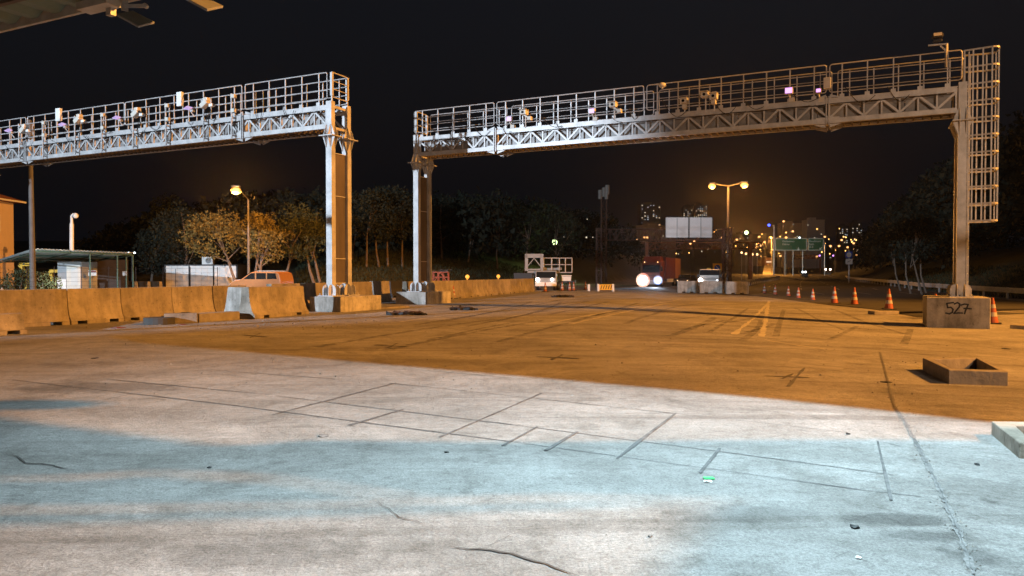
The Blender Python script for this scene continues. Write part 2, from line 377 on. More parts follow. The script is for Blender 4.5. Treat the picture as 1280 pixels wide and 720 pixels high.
def sheet(name, pts_px, m, lift=.004, kind='structure', label=None):
    "flat mark on the ground: polygon given by picture points of its outline"
    ps = [G(*p) for p in pts_px]; mb = MB()
    mb.add([p + Z3 * lift for p in ps], [tuple(range(len(ps)))])
    return tag(mb.build(name, m), kind=kind, label=label)
def strip(name, pts, width, m, lift=.004, jitter=0, label=None, step=.5, taper=False):
    "narrow mark following the ground along world points"
    line = []
    for a, b in zip(pts, pts[1:]):
        a, b = Vector((a.x, a.y, 0)), Vector((b.x, b.y, 0)); n = max(1, int((b - a).length / step))
        for i in range(n): line.append(a + (b - a) * i / n)
    line.append(Vector((pts[-1].x, pts[-1].y, 0)))
    if jitter:
        line = [p + Vector((rnd.uniform(-1, 1), rnd.uniform(-1, 1), 0)) * jitter for p in line]
    vs, fs = [], []
    for i, p in enumerate(line):
        d = (line[min(i + 1, len(line) - 1)] - line[max(i - 1, 0)]).normalized(); nrm = Vector((-d.y, d.x, 0))
        w = width * (rnd.uniform(.35, 1.6) if jitter else 1) / 2
        if taper: w *= min(1, (i + .4) / 3, (len(line) - i - .6) / 3)
        for k in (-1, 1):
            q = p + nrm * (w * k); vs.append(Vector((q.x, q.y, g(q.x, q.y) + lift)))
        if i: fs.append((2 * i - 2, 2 * i - 1, 2 * i + 1, 2 * i))
    mb = MB(); mb.add(vs, fs)
    return tag(mb.build(name, m), kind='structure', label=label)

# saw cuts for the detector loops
def cut(x0, y0, x1, y1, w=.02, m='cut', lift=.004, jit=.0015):
    strip('pavement_cut', [G(x0, y0), G(x1, y1)], w * .72, M[m], lift, jit)
for a in [(345, 495, 640, 531, .03), (640, 531, 1117, 594, .02), (285, 506, 640, 552.5, .035), (640, 552.5, 1072, 612, .022), (1072, 612, 1150, 621, .02),
          (487, 479, 640, 495, .03), (640, 495, 842, 517, .02), (842, 517, 1060, 541, .018), (132, 474, 320, 492, .03), (15, 475, 285, 506, .025),
          (270, 463, 420, 474, .02), (520, 462, 640, 473, .02)]:
    cut(*a)
for a in [(495, 479, 340, 519, .04), (505, 512, 437, 532, .05), (677, 492, 550, 547, .04), (672, 534, 628, 558, .04), (722, 540, 682, 564, .05),
          (845, 517, 771, 574, .045), (900, 561, 875, 592, .035), (1097, 552, 1114, 626, .022), (230, 480, 130, 500, .02), (1006, 460, 985, 484, .05)]:
    cut(*a, lift=.008)
# tar crosses sprayed on the slab
for cx_, cy_, w_ in ((490, 432.5, 40), (697, 447, 52), (985, 471, 56), (318, 420, 30)):
    strip('tar_cross', [G(cx_ - w_ / 2, cy_ - 1), G(cx_ + w_ / 2, cy_ + 1.5)], .11, M['tar'], .008, .03, step=.3)
    strip('tar_cross', [G(cx_ + 7, cy_ - 3), G(cx_ - 6, cy_ + 3)], .05, M['tar'], .012, .015, step=.2)
# lane lines
for p in [((500, 402.5), (770, 365.5), .13), ((690, 403.5), (850, 374.5), .13), ((715, 405), (830, 380), .12), ((917, 418), (962, 377), .14), ((952, 421), (961, 376), .16),
          ((640, 395), (760, 383), .10), ((560, 417), (700, 424), .05), ((700, 424), (860, 430), .05), ((955, 425), (1030, 437), .08)]:
    strip('lane_line', [G(*p[0]), G(*p[1])], p[2], M['paint_line'], .006, .012, 'worn yellow lane line on the plaza slab')
# slab joint and cracks
jp = [(1100, 440), (1106, 462), (1112, 486), (1118, 508), (1132, 528), (1146, 556), (1164, 590), (1180, 624), (1196, 660), (1218, 719)]
strip('slab_joint', [G(*p) for p in jp], .035, M['joint'], .005, .004, step=.05, label='crumbling joint between two concrete slabs')
strip('slab_joint', [G(*p) for p in jp], .006, M['cut'], .009, .006, step=.05)
for pts, w in ([(560, 684), (600, 688), (640, 693), (680, 706), (724, 722)], .018), ([(470, 626), (500, 648), (528, 655), (542, 652)], .008), \
        ([(0, 568), (22, 571), (34, 579), (60, 581), (84, 587)], .016), ([(596, 686), (615, 682), (632, 672), (640, 668)], .007), \
        ([(1040, 700), (1060, 690), (1075, 698)], .006), ([(225, 568), (240, 571)], .010), ([(1085, 640), (1120, 652), (1150, 668)], .006):
    strip('pavement_crack', [G(*p) for p in pts], w, M['crack'], .006, .014, step=.06, taper=True)
def blotch(name, x, y, wpx, hpx, m, lift=.004, n=26, kind='structure', label=None, rough=.35):
    pts = []
    ph = rnd.uniform(0, 6)
    for i in range(n):
        a = 2 * math.pi * i / n; k = 1 + rough * (math.sin(3 * a + ph) * .5 + math.sin(7 * a + ph * 2) * .35 + rnd.uniform(-.4, .4))
        pts.append((x + math.cos(a) * wpx * k, y + math.sin(a) * hpx * k))
    return sheet(name, pts, m, lift, kind, label)
# small debris on the slab
def scrap(x, y, s, m, label, name='paper_scrap', flat=.35):
    p = G(x, y); mb = MB(); n = 9
    ring = [p + Vector((math.cos(2 * math.pi * i / n) * s * rnd.uniform(.5, 1.1), math.sin(2 * math.pi * i / n) * s * rnd.uniform(.5, 1.1), .004 + rnd.uniform(0, s * flat))) for i in range(n)]
    top = p + Vector((0, 0, s * flat + .006))
    mb.add(ring + [top] + [q * 1 - Vector((0, 0, q.z - p.z - .002)) for q in ring], [(i, (i + 1) % n, n) for i in range(n)] + [(i, n + 1 + i, n + 1 + (i + 1) % n, (i + 1) % n) for i in range(n)])
    tag(mb.build(name, m, origin=p), label, name.split('_')[-1])
scrap(1069, 660, .035, M['black'], 'black curled leaf lying on the pale slab', 'dead_leaf')
scrap(1073, 698, .018, M['white'], 'tiny white pebble on the slab', 'white_pebble')
scrap(885, 603, .035, M['white'], 'crumpled white paper scrap beside the green tag', 'paper_scrap')
scrap(812, 671, .016, M['joint'], 'small grey stone on the slab', 'grey_stone')
scrap(1060, 543, .025, M['black'], 'small dark chip lying near the long saw cut', 'dark_chip')
scrap(1221, 581, .03, M['black'], 'dark chip lying beside the white kerb frame', 'dark_chip')
scrap(1257, 436, .14, M['black'], 'dark rag lying to the right of the pit frame', 'dirty_rag', .12)
scrap(404, 545, .07, M['joint'], 'flaked grey patch of loose mortar on the slab', 'mortar_flake', .15)
scrap(262, 585, .02, M['black'], 'small dark pebble in the bluish light', 'dark_pebble')
scrap(558, 566, .02, M['black'], 'small dark pebble on the bluish slab', 'dark_pebble')
scrap(118, 448, .08, M['black'], 'dark scrap on the orange lit slab', 'dark_scrap', .1)
scrap(148, 410, .2, M['red'], 'reddish scrap of netting before the barriers', 'netting_scrap', .15)
scrap(228, 406, .12, M['red'], 'small reddish scrap beside the long kerb', 'netting_scrap', .15)
scrap(1108, 478, .10, M['black'], 'dark scrap beside the slab joint', 'dark_scrap', .1)
def tagmark():
    c = G(886, 599); mb = MB(); mb.box(c + Z3 * .008, (.075, .05, .008)); tag(mb.build('plastic_tag', M['green_tape'], origin=c), 'small green plastic tag stuck on the slab', 'tag')
tagmark()
# dark heaps of rubbish
def heap(x, y, wpx, h, label, seed):
    c = G(x, y); half = wpx / F * c.y / 2; rr = random.Random(seed); root = empty('debris_heap', c, label, 'debris heap', 'dark heaps of debris on the plaza')
    mb = MB()
    for _ in range(46):
        a = rr.uniform(-1, 1); p = c + Vector((a * half, rr.uniform(-.35, .35) * half, 0)); s = rr.uniform(.04, .14)
        hh = h * (1 - a * a) * rr.uniform(.2, 1)
        mb.box(p + Z3 * (hh * .5 + .02), (s * 2.2, s, s * .6), (rr.uniform(-1, 1), rr.uniform(-1, 1), rr.uniform(-.3, .3)), (rr.uniform(-1, 1), 1, .2), Z3)
    mb.build('rubble_chunk', M['black'], root)
    t = MB(); t.path([c + Vector((rr.uniform(-1, 1) * half, rr.uniform(-.3, .3) * half, rr.uniform(.02, .16))) for _ in range(14)], .012, 5)
    t.build('wire_tangle', M['rust'], root)
heap(509, 393.5, 44, .10, 'long dark heap of debris before the left gantry plinth', 1)
heap(579, 387.5, 32, .12, 'dark heap of debris beside the yellow lane line', 2)
heap(704, 371.5, 28, .2, 'dark heap of debris beyond the yellow line near the lift truck', 3)

# tyre marks and patched repairs on the orange slab
def tyre_mat():
    m, nt, b = nodes_of('rubber_mark'); t = nt.nodes.new('ShaderNodeTexCoord'); n = nt.nodes.new('ShaderNodeTexNoise'); n.inputs['Scale'].default_value = 5; n.inputs['Detail'].default_value = 8
    r = nt.nodes.new('ShaderNodeValToRGB'); r.color_ramp.elements[0].position = .35; r.color_ramp.elements[0].color = (0, 0, 0, 1); r.color_ramp.elements[1].position = .7; r.color_ramp.elements[1].color = (.55, .55, .55, 1)
    nt.links.new(t.outputs['Object'], n.inputs['Vector']); nt.links.new(n.outputs['Fac'], r.inputs[0]); nt.links.new(r.outputs[0], b.inputs['Alpha'])
    r2 = nt.nodes.new('ShaderNodeMixRGB'); r2.inputs[1].default_value = (.05, .045, .04, 1); r2.inputs[2].default_value = (.09, .085, .08, 1); nt.links.new(n.outputs['Fac'], r2.inputs[0]); nt.links.new(r2.outputs[0], b.inputs['Base Color']); b.inputs['Roughness'].default_value = .8
    return m
M['tyre'] = tyre_mat()
M['patch'] = mat('repair_concrete', (.235, .225, .21), .85, var=.35, scale=3, bump=.4, bscale=20, detail=9)
for i in range(15):
    rr = random.Random(300 + i); x0 = rr.uniform(-5, 11); y0 = rr.uniform(15, 30); L_ = rr.uniform(6, 22); bend = rr.uniform(-.10, .10); a0 = .464 + rr.uniform(-.25, .12)
    for off in (0, 1.55):
        pts = [Vector((x0 + off + a0 * k * L_ / 12 + bend * (k * L_ / 12) ** 2 * .12, y0 - off * .4 + k * L_ / 12, 0)) for k in range(13)]
        strip('tyre_mark', pts, rr.uniform(.14, .24), M['tyre'], .005 + i * .0006 + off * .0002)
for px, py, w_, d_ in ((820, 436, 2.2, .9), (560, 410, 1.6, .8), (1020, 455, .9, 1.6)):
    c_ = G(px, py); u_, v_ = Vector((.901, -.434, 0)), Vector((.434, .901, 0)); q = [c_ + u_ * a * w_ / 2 + v_ * b * d_ / 2 for a, b in ((-1, -1), (1, -1), (1, 1), (-1, 1))]
    m_ = MB(); m_.add([Vector((p.x, p.y, g(p.x, p.y) + .0045)) for p in q], [(0, 1, 2, 3)]); tag(m_.build('pavement_patch', M['patch']), kind='structure', label='darker patched repair in the slab')
def gravel():
    rr = random.Random(77); mb = MB()
    def chip(x, y, s):
        z = g(x, y); vs = [(x + rr.uniform(-s, s), y + rr.uniform(-s, s), z + .002) for _ in range(3)] + [(x + rr.uniform(-s, s) * .3, y + rr.uniform(-s, s) * .3, z + s * rr.uniform(.5, 1.1))]
        mb.add(vs, [(0, 1, 3), (1, 2, 3), (2, 0, 3)])
    for _ in range(900): Y = rr.uniform(2.5, 12) ; chip(rr.uniform(-.7, .7) * Y, Y, rr.uniform(.003, .008))
    for _ in range(900): Y = rr.uniform(9, 34); chip(rr.uniform(-.6, .65) * Y, Y, rr.uniform(.01, .028))
    for _ in range(420):
        k = rr.random(); p = G(1100 + 118 * k + rr.gauss(0, 7), 440 + 275 * k); chip(p.x, p.y, rr.uniform(.004, .014))
    for _ in range(420):
        p = G(rr.uniform(90, 480), 0 + rr.uniform(392, 412)); chip(p.x, p.y, rr.uniform(.01, .04))
    o = mb.build('gravel', M['old_block']); tag(o, 'loose grit and small stones scattered over the slab', None, None, 'stuff')
gravel()
# asphalt carriageway beyond the cones
def carriageway():
    front = [G(745, 359), G(850, 366), G(948, 370), G(1000, 376), G(1043, 382), G(1111, 389), G(1150, 397)] ; front.append(Vector((31, 36, 0)))
    far = [(right_edge(700) - w, 700) for w in (62, 50, 40, 32, 24, 16, 8, -1)]
    rows = 46; mb = MB(); n = len(front)
    mid = lambda i, Y: (interp(Y, [60, 120, 260, 460, 700], [14, 22, 62, 118, far[0][1] * .2 + 118]))
    vs = []
    for j in range(rows):
        t = (j / (rows - 1)) ** 2.6
        for i, f in enumerate(front):
            Y = f.y + (700 - f.y) * t
            l = interp(Y, [55, 75, 120, 200, 300, 460, 700], [8, 13, 24, 48, 76, 124, 196]); r = right_edge(Y) + .3
            k = i / (n - 1); X = l + (r - l) * k
            w = sst(0, 25, Y - f.y); X = f.x * (1 - w) + X * w
            vs.append(Vector((X, Y, g(X, Y) + .02)))
    mb.add(vs, [(j * n + i, j * n + i + 1, (j + 1) * n + i + 1, (j + 1) * n + i) for j in range(rows - 1) for i in range(n - 1)])
    tag(mb.build('road', M['asphalt'], smooth=True), kind='structure', label='dark asphalt highway beyond the cones')
carriageway()
for k, off in enumerate((3.6, 7.4, 11.2, 15.0)):
    for j in range(12):
        y0 = 60 + j * 14
        strip('lane_line', [Vector((right_edge(y0) - off, y0, 0)), Vector((right_edge(y0 + 5) - off, y0 + 5, 0))], .14, M['paint_line'], .035)

# ------------------------------------------------------------------ gantries
U = Vector((20.76, -10.0, 0)).normalized(); V = Vector((-U.y, U.x, 0))
DEP = 1.0; ZB, ZT, ZR = 7.25, 8.19, 9.47
class Gantry:
    def __init__(s, O, L): s.O = Vector(O); s.L = L
    def P(s, t, d, z): return s.O + U * t + V * d + Z3 * z
    def t_at(s, px, d=0):
        k = (px - CX) / F; b = s.O + V * d
        return (k * b.y - b.x) / (U.x - k * U.y)
    def z_at(s, px, py, d=0):
        t = s.t_at(px, d); p = s.P(t, d, 0); return W(px, py, p.y).z
GB = Gantry((-4.68, 36.5, 0), 23.04)
GA = Gantry(Vector((-7.19, 29.4, 0)) - U * 24.4, 24.4)
def leg(root, gt, t, d, z0, nm='leg'):
    P = gt.P; w = .28
    l = MB(); l.box(P(t, d, (z0 + 6.95) / 2), (w, w * .85, 6.95 - z0), U, V); l.box(P(t, d, (7.0 + 8.32) / 2), (w * .95, w * .8, 1.32), U, V)
    lo = l.build('leg', M['steel'], root)
    c = MB(); c.box(P(t, d, 6.94), (.66, .66, .035), U, V)
    for a, b in ((U, V), (V, U)):
        for sg in (-1, 1):
            for k in (-.10, .10):
                for up in (-1, 1):
                    base = P(t, d, 6.94) + a * (sg * w / 2) + b * k
                    vs = []
                    for th in (-.008, .008):
                        o = b * th
                        vs += [base + o + Z3 * (up * .018), base + o + a * (sg * .16) + Z3 * (up * .018), base + o + Z3 * (up * .46)]
                    c.add(vs, [(0, 1, 2), (3, 5, 4), (0, 3, 4, 1), (1, 4, 5, 2), (0, 2, 5, 3)])
    c.build('splice_flange', M['steel'], lo)
    b = MB(); b.box(P(t, d, z0 + .02), (.74, .74, .035), U, V)
    b.build('base_plate', M['steel'], lo)
    for a, bb in ((U, V), (V, U)):
        for sg in (-1, 1):
            st = MB()
            for k in (-.12, .12):
                base = P(t, d, z0 + .04) + a * (sg * (w / 2 + .002)) + bb * k; prof = [(0, 0), (.19, 0), (.19, .26), (.14, .36), (.05, .42), (0, .43)]
                st.prism([(p[0] * sg, p[1]) for p in prof], base, a, bb, Z3, .022)
            st.build('stiffener', M['steel'], lo)
    bl = MB()
    for i in (-1, 0, 1):
        for j in (-1, 0, 1):
            if i or j: bl.tube(P(t, d, z0 + .03) + U * (.31 * i) + V * (.31 * j), P(t, d, z0 + .12) + U * (.31 * i) + V * (.31 * j), .018, n=6)
    bl.build('anchor_bolt', M['steel'], lo)
    return lo
def rounded(P, t0, t1, d, za, zb, r=.09):
    pts = []
    for (tc, zc, a0) in ((t1 - r, zb - r, 90), (t1 - r, za + r, 0), (t0 + r, za + r, -90), (t0 + r, zb - r, 180)):
        for k in range(4):
            a = R(a0 - k * 30); pts.append(P(tc + r * math.cos(a), d, zc + r * math.sin(a)))
    return pts
def rail_panel(root, gt, t0, t1, d, dz=0, name='guardrail_panel'):
    P = gt.P; mb = MB(); za, zb = 8.42 + dz, ZR + dz
    mb.path(rounded(P, t0, t1, d, za, zb), .024, 6, True)
    for k in (1, 2):
        z = za + (zb - za) * k / 3; mb.tube(P(t0, d, z), P(t1, d, z), .019, n=6)
    o = mb.build(name, M['steel'], root)
    n = max(2, round((t1 - t0) / .88)); 
    for i in range(n):
        t = t0 + (t1 - t0) * (i + .5) / n
        pm = MB(); pm.bar(P(t, d + .03, ZT - .12), P(t, d + .03, zb - .02), .045, .025, V)
        po = pm.build('rail_post', M['steel'], o)
        bk = MB(); bk.box(P(t, d - .02, ZT - .02), (.17, .05, .30), U, V); bk.build('post_bracket', M['steel'], po)
    return o
def build_gantry(gt, label, rails, splices, z_left, z_right, left_leg=True, rear_shift=.25):
    P = gt.P; L = gt.L
    root = empty('overhead_gantry', P(0, 0, g(*P(0, 0, 0).xy)), label, 'gantry', 'tubular steel toll gantries over the plaza')
    for d, nm in ((0, 'front_truss'), (DEP, 'rear_truss')):
        mb = MB()
        mb.box(P(L / 2, d, ZT - .10), (L - .34, .12, .20), U, V); mb.box(P(L / 2, d, ZB + .09), (L - .34, .14, .18), U, V)
        zlo, zhi = ZB + .18, ZT - .20; n = int(round(L / .6)); st = (L - .4) / n
        for i in range(n + 1):
            t = .2 + i * st; mb.box(P(t, d, (zlo + zhi) / 2), (.055, .07, zhi - zlo), U, V)
            if i < n:
                a, b = (zhi, zlo) if i % 2 == 0 else (zlo, zhi)
                mb.bar(P(t, d - .015, a), P(t + st, d - .015, b), .075, .06, V)
        for t in splices:
            for k in (-.045, .045): mb.box(P(t + k, d, (ZB + ZT) / 2), (.04, .30, ZT - ZB + .14), U, V)
            for sg in (-1, 1):
                for z in (ZB - .02, ZT + .02):
                    up = 1 if z > 8 else -1
                    mb.prism([(0, 0), (.42 * sg, 0), (0, .13 * up)], P(t + .07 * sg, d, z + .012 * up), U, V, Z3, .03)
                mb.box(P(t + sg * .24, d - .075, ZB + .10), (.34, .02, .24), U, V); mb.box(P(t + sg * .24, d - .075, ZT - .12), (.34, .02, .24), U, V)
        mb.build(nm, M['steel'], root)
    tb = MB(); n = int(L / 1.5)
    for i in range(n):
        t = .3 + i * (L - .6) / n; w = (L - .6) / n - .03
        tb.box(P(t + w / 2, .28, 7.72), (w, .012, .58), U, V)
    tb.build('side_panel', M['panel_steel'], root)
    dk = MB(); n = int(L / .3)
    for i in range(n): dk.box(P(.3 + i * (L - .6) / (n - 1), DEP / 2, ZB + .045), (.05, DEP - .14, .07), U, V)
    for d in (.2, .42, .64, .86): dk.box(P(L / 2, d, ZB + .105), (L - .5, .12, .03), U, V)
    dk.build('walkway_deck', M['steel_dark'], root)
    for t0, t1 in rails: rail_panel(root, gt, t0, t1, -.02)
    for t0, t1 in rails: rail_panel(root, gt, t0 + rear_shift, t1 + rear_shift * .6, DEP + .04)
    for t, on, z0 in ((0, left_leg, z_left), (L, True, z_right)):
        l1 = leg(root, gt, t, 0, z0); leg(root, gt, t, DEP, z0)
        wp = MB(); zz = z0 + .52
        wp.box(P(t, DEP / 2, (zz + 6.3) / 2), (.03, DEP - .245, 6.3 - zz), U, V)
        wp.build('web_plate', M['steel_dark'], root)
        rb = MB()
        for z in (zz, 2.1 if z0 > 0 else 2.6, 4.6, 6.3):
            rb.box(P(t, DEP / 2, z), (.10, DEP - .25, .03), U, V)
        for z in (ZB + .05, ZT - .05): rb.box(P(t, DEP / 2, z), (.10, DEP - .25, .10), U, V)
        rb.build('cross_rib', M['steel'], root)
    return root
tB = [GB.t_at(x) for x in (519, 618, 621.5, 804, 808, 1031, 1035, 1199)]
railsB = [(tB[0], tB[1]), (tB[2], tB[3]), (tB[4], tB[5]), (tB[6], tB[7])]
gz = {}
gantry_b = build_gantry(GB, 'grey steel gantry spanning the lanes, with the caged ladder', railsB, [GB.t_at(620), GB.t_at(1033)], g(-4.68, 36.5) + .60, .66)
tA = [GA.t_at(x) for x in (-60, 35.5, 37.5, 304.5, 308.5, 411)]
railsA = [(tA[0], tA[1]), (tA[2], (tA[2] + tA[3]) / 2 - .03), ((tA[2] + tA[3]) / 2 + .03, tA[3]), (tA[4], tA[5] - .02)]
railsA[0] = (.1, railsA[0][1])
gantry_a = build_gantry(GA, 'bluish lit steel gantry reaching in from the side, without a ladder', railsA, [GA.t_at(36.5), GA.t_at(306.5)], .60, .60)
# end guardrails across the walkway
def end_rail(root, gt, t):
    P = gt.P; mb = MB(); pts = [P(t, 0.02, 8.5), P(t, DEP - .02, 8.5), P(t, DEP - .02, ZR), P(t, .02, ZR)]
    mb.path(pts, .024, 6, True)
    for z in (8.82, 9.14): mb.tube(P(t, 0, z), P(t, DEP, z), .018, n=6)
    for d in (.02, DEP - .02):
        mb.box(P(t, d, 9.0), (.10, .10, .92), U, V); mb.box(P(t, d, 8.42), (.05, .05, .26), U, V)
    mb.build('end_guardrail', M['steel'], root)
end_rail(gantry_a, GA, GA.L + .06); end_rail(gantry_b, GB, -.04)
# ladder and safety cage
def ladder():
    P = GB.P; L = GB.L; a, b = (L + .17, -.12), (L + .27, .42)
    ld = MB()
    for t, d in (a, b): ld.box(P(t, d, 5.2), (.035, .07, 8.3), U, V)
    n = 27
    for i in range(n):
        z = 1.2 + i * .3; ld.tube(P(*a, z), P(*b, z), .014, n=6)
    for z in (1.3, 3.0, 4.8, 6.4, 8.0):
        ld.bar(P(L + .13, .05, z), P(L + .2, .08, z), .05, .02)
    ld.build('ladder', M['steel'], gantry_b)
    def outline(k=0):
        pts = [(L + .20, -.06)]
        e = L + 1.30; r = .22
        pts.append((e - r, -.22))
        for a_ in (-60, -30, 0): pts.append((e - r + r * math.cos(R(a_)), -.22 + r + r * math.sin(R(a_))))
        for a_ in (0, 30, 60, 90): pts.append((e - r + r * math.cos(R(a_)), .72 - r + r * math.sin(R(a_))))
        pts.append((L + .30, .62)); return pts
    o = [(t - .20, d) for t, d in outline()]; cage = MB()
    zs = [9.42 - i * .605 for i in range(11)]
    for z in zs:
        for p, q in zip(o, o[1:]): cage.bar(P(*p, z), P(*q, z), .016, .058)
    verts = [(L + .24, -.075), (L + .50, -.12), (L + .79, -.172), (L + 1.06, -.215), (L + 1.295, .10), (L + 1.27, .58), (L + 1.0, .70), (L + .72, .672), (L + .46, .645), (L + .32, .625)]
    for t, d in verts:
        cage.box(P(t - .20, d, (zs[0] + zs[-1]) / 2), (.048, .012, zs[0] - zs[-1]), U, V)
    cage.build('safety_cage', M['steel'], gantry_b)
ladder()
# slack cables clipped to the trusses
def cables(gt, root, n, seed):
    rr = random.Random(seed)
    for i in range(n):
        t = 1 + (gt.L - 2.5) * (i + rr.random() * .6) / n; w = rr.uniform(.35, 1.1); z0, z1 = rr.uniform(8.25, 8.9), rr.uniform(7.9, 8.3); sag = rr.uniform(.15, .45); m = MB()
        m.path([gt.P(t + w * k / 8, -.10 - .05 * math.sin(k), z0 + (z1 - z0) * k / 8 - sag * math.sin(math.pi * k / 8)) for k in range(9)], .013, 5); m.build('cable', M['black'], root)
    m = MB(); m.path([gt.P(.5 + (gt.L - 1) * k / 30, -.085, ZT - .235 + .02 * math.sin(k * 2.3)) for k in range(31)], .016, 5); m.build('cable_run', M['black'], root)
cables(GA, gantry_a, 16, 1); cables(GB, gantry_b, 13, 2)
# concrete plinths
def plinth(gt, t, t0, t1, d0, d1, top, label, m='block'):
    P = gt.P; c = P(t + (t0 + t1) / 2, (d0 + d1) / 2, 0); zg = min(g(*P(t + a, b, 0).xy) for a in (t0, t1) for b in (d0, d1)) - .05
    mb = MB(); mb.box(Vector((c.x, c.y, (zg + top) / 2)), (t1 - t0, d1 - d0, top - zg), U, V)
    return tag(mb.build('concrete_plinth', M[m], bevel=.025, origin=Vector((c.x, c.y, zg))), label, 'concrete block', 'concrete plinths under the gantry columns')
plinth(GA, GA.L, -.75, .80, -.42, 2.25, .60, 'grey and orange lit plinth under the near gantry column')
plinth(GB, 0, -1.0, .75, -.42, 2.0, g(-4.68, 36.5) + .60, 'low plinth under the far column of the long gantry')
plinth(GA, 0, -.8, .8, -.42, 2.0, .60, 'plinth under the column at the edge of the photo')
blk = plinth(GB, GB.L, -1.08, .86, -.55, 1.7, .66, 'tall square plinth sprayed with the number 527 under the ladder gantry', 'block')
def graffiti():
    P = GB.P; t0 = GB.t_at(1183, -.56); s = 1 / 39.4
    def pt(px, py):
        t = GB.t_at(px, -.556); return P(t, -.556, GB.z_at(px, py, -.556))
    k = 1 / 5.12
    def q(x, y): return pt(1030 + x * k, 280 + y * k)
    # strokes traced from the digits of the sprayed number
    st = [[(830, 503), (788, 508), (793, 535), (814, 533), (828, 546), (823, 566), (804, 575), (782, 570)],
          [(836, 512), (856, 503), (870, 512), (868, 530), (850, 552), (834, 572), (862, 569), (888, 570)],
          [(878, 519), (900, 513), (924, 515), (917, 534), (908, 554), (902, 574)], [(898, 541), (918, 540), (944, 543)]]
    mb = MB()
    for line in st:
        pts = [q(*p) for p in line]
        for a, b in zip(pts, pts[1:]):
            e_ = (b - a).normalized() * .012; mb.bar(a - e_ * 1.6, b + e_ * 1.6, .052, .006, V)
    mb.build('sprayed_number', M['graffiti'], blk)
graffiti()
# ------------------------------------------------------------------ roadside equipment on the gantries
def eq_pt(gt, px, py, d): return gt.P(gt.t_at(px, d), d, gt.z_at(px, py, d))
def infrared(px, py, label, w=.20):
    p = eq_pt(GB, px, py, -.25); r = empty('infrared_lamp', p, label, 'infrared lamp', 'violet glowing infrared lamps on the long gantry')
    mb = MB(); mb.box(p + V * .09, (w + .06, .16, w * .85 + .05), U, V); mb.build('housing', M['offwhite'], r, bevel=.01)
    l = MB(); l.box(p + V * -.0, (w, .016, w * .8), U, V); l.build('lens', E['purple'], r)
    b = MB(); b.bar(p + V * .1 - Z3 * .12, p + V * .25 - Z3 * .32 + U * .06, .05); b.box(p + V * .22 - Z3 * .33 + U * .1, (.20, .14, .16), U, V); b.build('bracket', M['offwhite'], r)
    q = MB(); q.bar(p + V * .24 - Z3 * .25, gt_top(GB, p + V * .24), .05); q.build('mounting_post', M['steel'], r)
def gt_top(gt, p): return Vector((p.x, p.y, ZT))
def traffic_camera(gt, px, py, label, group, dx=.28, dz=-.28, two=True, m='offwhite', d=-.22):
    p = eq_pt(gt, px, py, d); r = empty('traffic_camera', p, label, 'traffic camera', group)
    ax = (U * .25 + V * -1).normalized(); sx = U
    mb = MB(); mb.box(p, (.30, .34, .20), U, V, Z3); mb.build('housing', M[m], r, bevel=.02)
    hd = MB(); hd.box(p + Z3 * .115 - V * .05, (.34, .46, .016), U, V, Z3); hd.build('sunshade', M[m], r)
    ln = MB(); ln.tube(p - V * .17, p - V * .20, .06, n=12); ln.build('lens', M['glass'], r)
    if two:
        s = MB(); s.box(p + U * dx + Z3 * dz, (.18, .22, .17), U, V); s.build('junction_box', M[m], r, bevel=.015)
        a = MB(); a.bar(p + Z3 * -.1, p + U * dx + Z3 * dz, .06); a.build('arm', M[m], r)
    q = MB(); q.bar(p + V * .16 - Z3 * .02, gt_top(gt, p + V * .16) - Z3 * .05, .05); q.build('mounting_post', M['steel'], r)
infrared(636, 148.5, 'violet lamp nearest the far column of the long gantry')
infrared(739, 138.5, 'violet lamp in the second rail bay of the long gantry')
infrared(984, 113, 'brightest violet lamp in the third rail bay of the long gantry', .24)
infrared(1021, 113, 'small violet lamp beside the rail gap near the ladder end', .14)
cg = 'camera housings on the long gantry'
traffic_camera(GB, 655, 141, 'beige camera just right of the first violet lamp', cg)
traffic_camera(GB, 766, 131.5, 'beige camera just right of the second violet lamp', cg)
traffic_camera(GB, 854, 127, 'boxy beige camera alone in the middle rail bay', cg, .03, -.22)
traffic_camera(GB, 880, 119, 'upright beige camera beside a folded hood in the middle bay', cg, .38, .0)
traffic_camera(GB, 891, 121, 'small hooded camera next to the upright one in the middle bay', cg, .0, -.22)
def small_box(gt, px, py, w, h, name, label, cat, m, d=-.1, group=None, dd=.14):
    p = eq_pt(gt, px, py, d); r = empty(name, p, label, cat, group)
    mb = MB(); mb.box(p, (w, dd, h), U, V); mb.build('cabinet', M[m], r, bevel=.012)
    dr = MB(); dr.box(p - V * (dd / 2 + .006), (w * .82, .012, h * .88), U, V); dr.build('door', M[m], r)
small_box(GB, 1032, 104, .26, .42, 'junction_cabinet', 'beige cabinet strapped over the rail gap of the long gantry', 'cabinet', 'offwhite')
p = eq_pt(GB, 827, 106.5, -.02); r = empty('dome_camera', p, 'round beige dome camera sitting on the top rail', 'dome camera')
mb = MB(); mb.ball(p, .14, 12, 8, (1.2, 1, .8)); mb.build('dome', M['offwhite'], r, smooth=True); mb = MB(); mb.tube(p - Z3 * .14, p - Z3 * .05, .05); mb.build('collar', M['steel'], r)
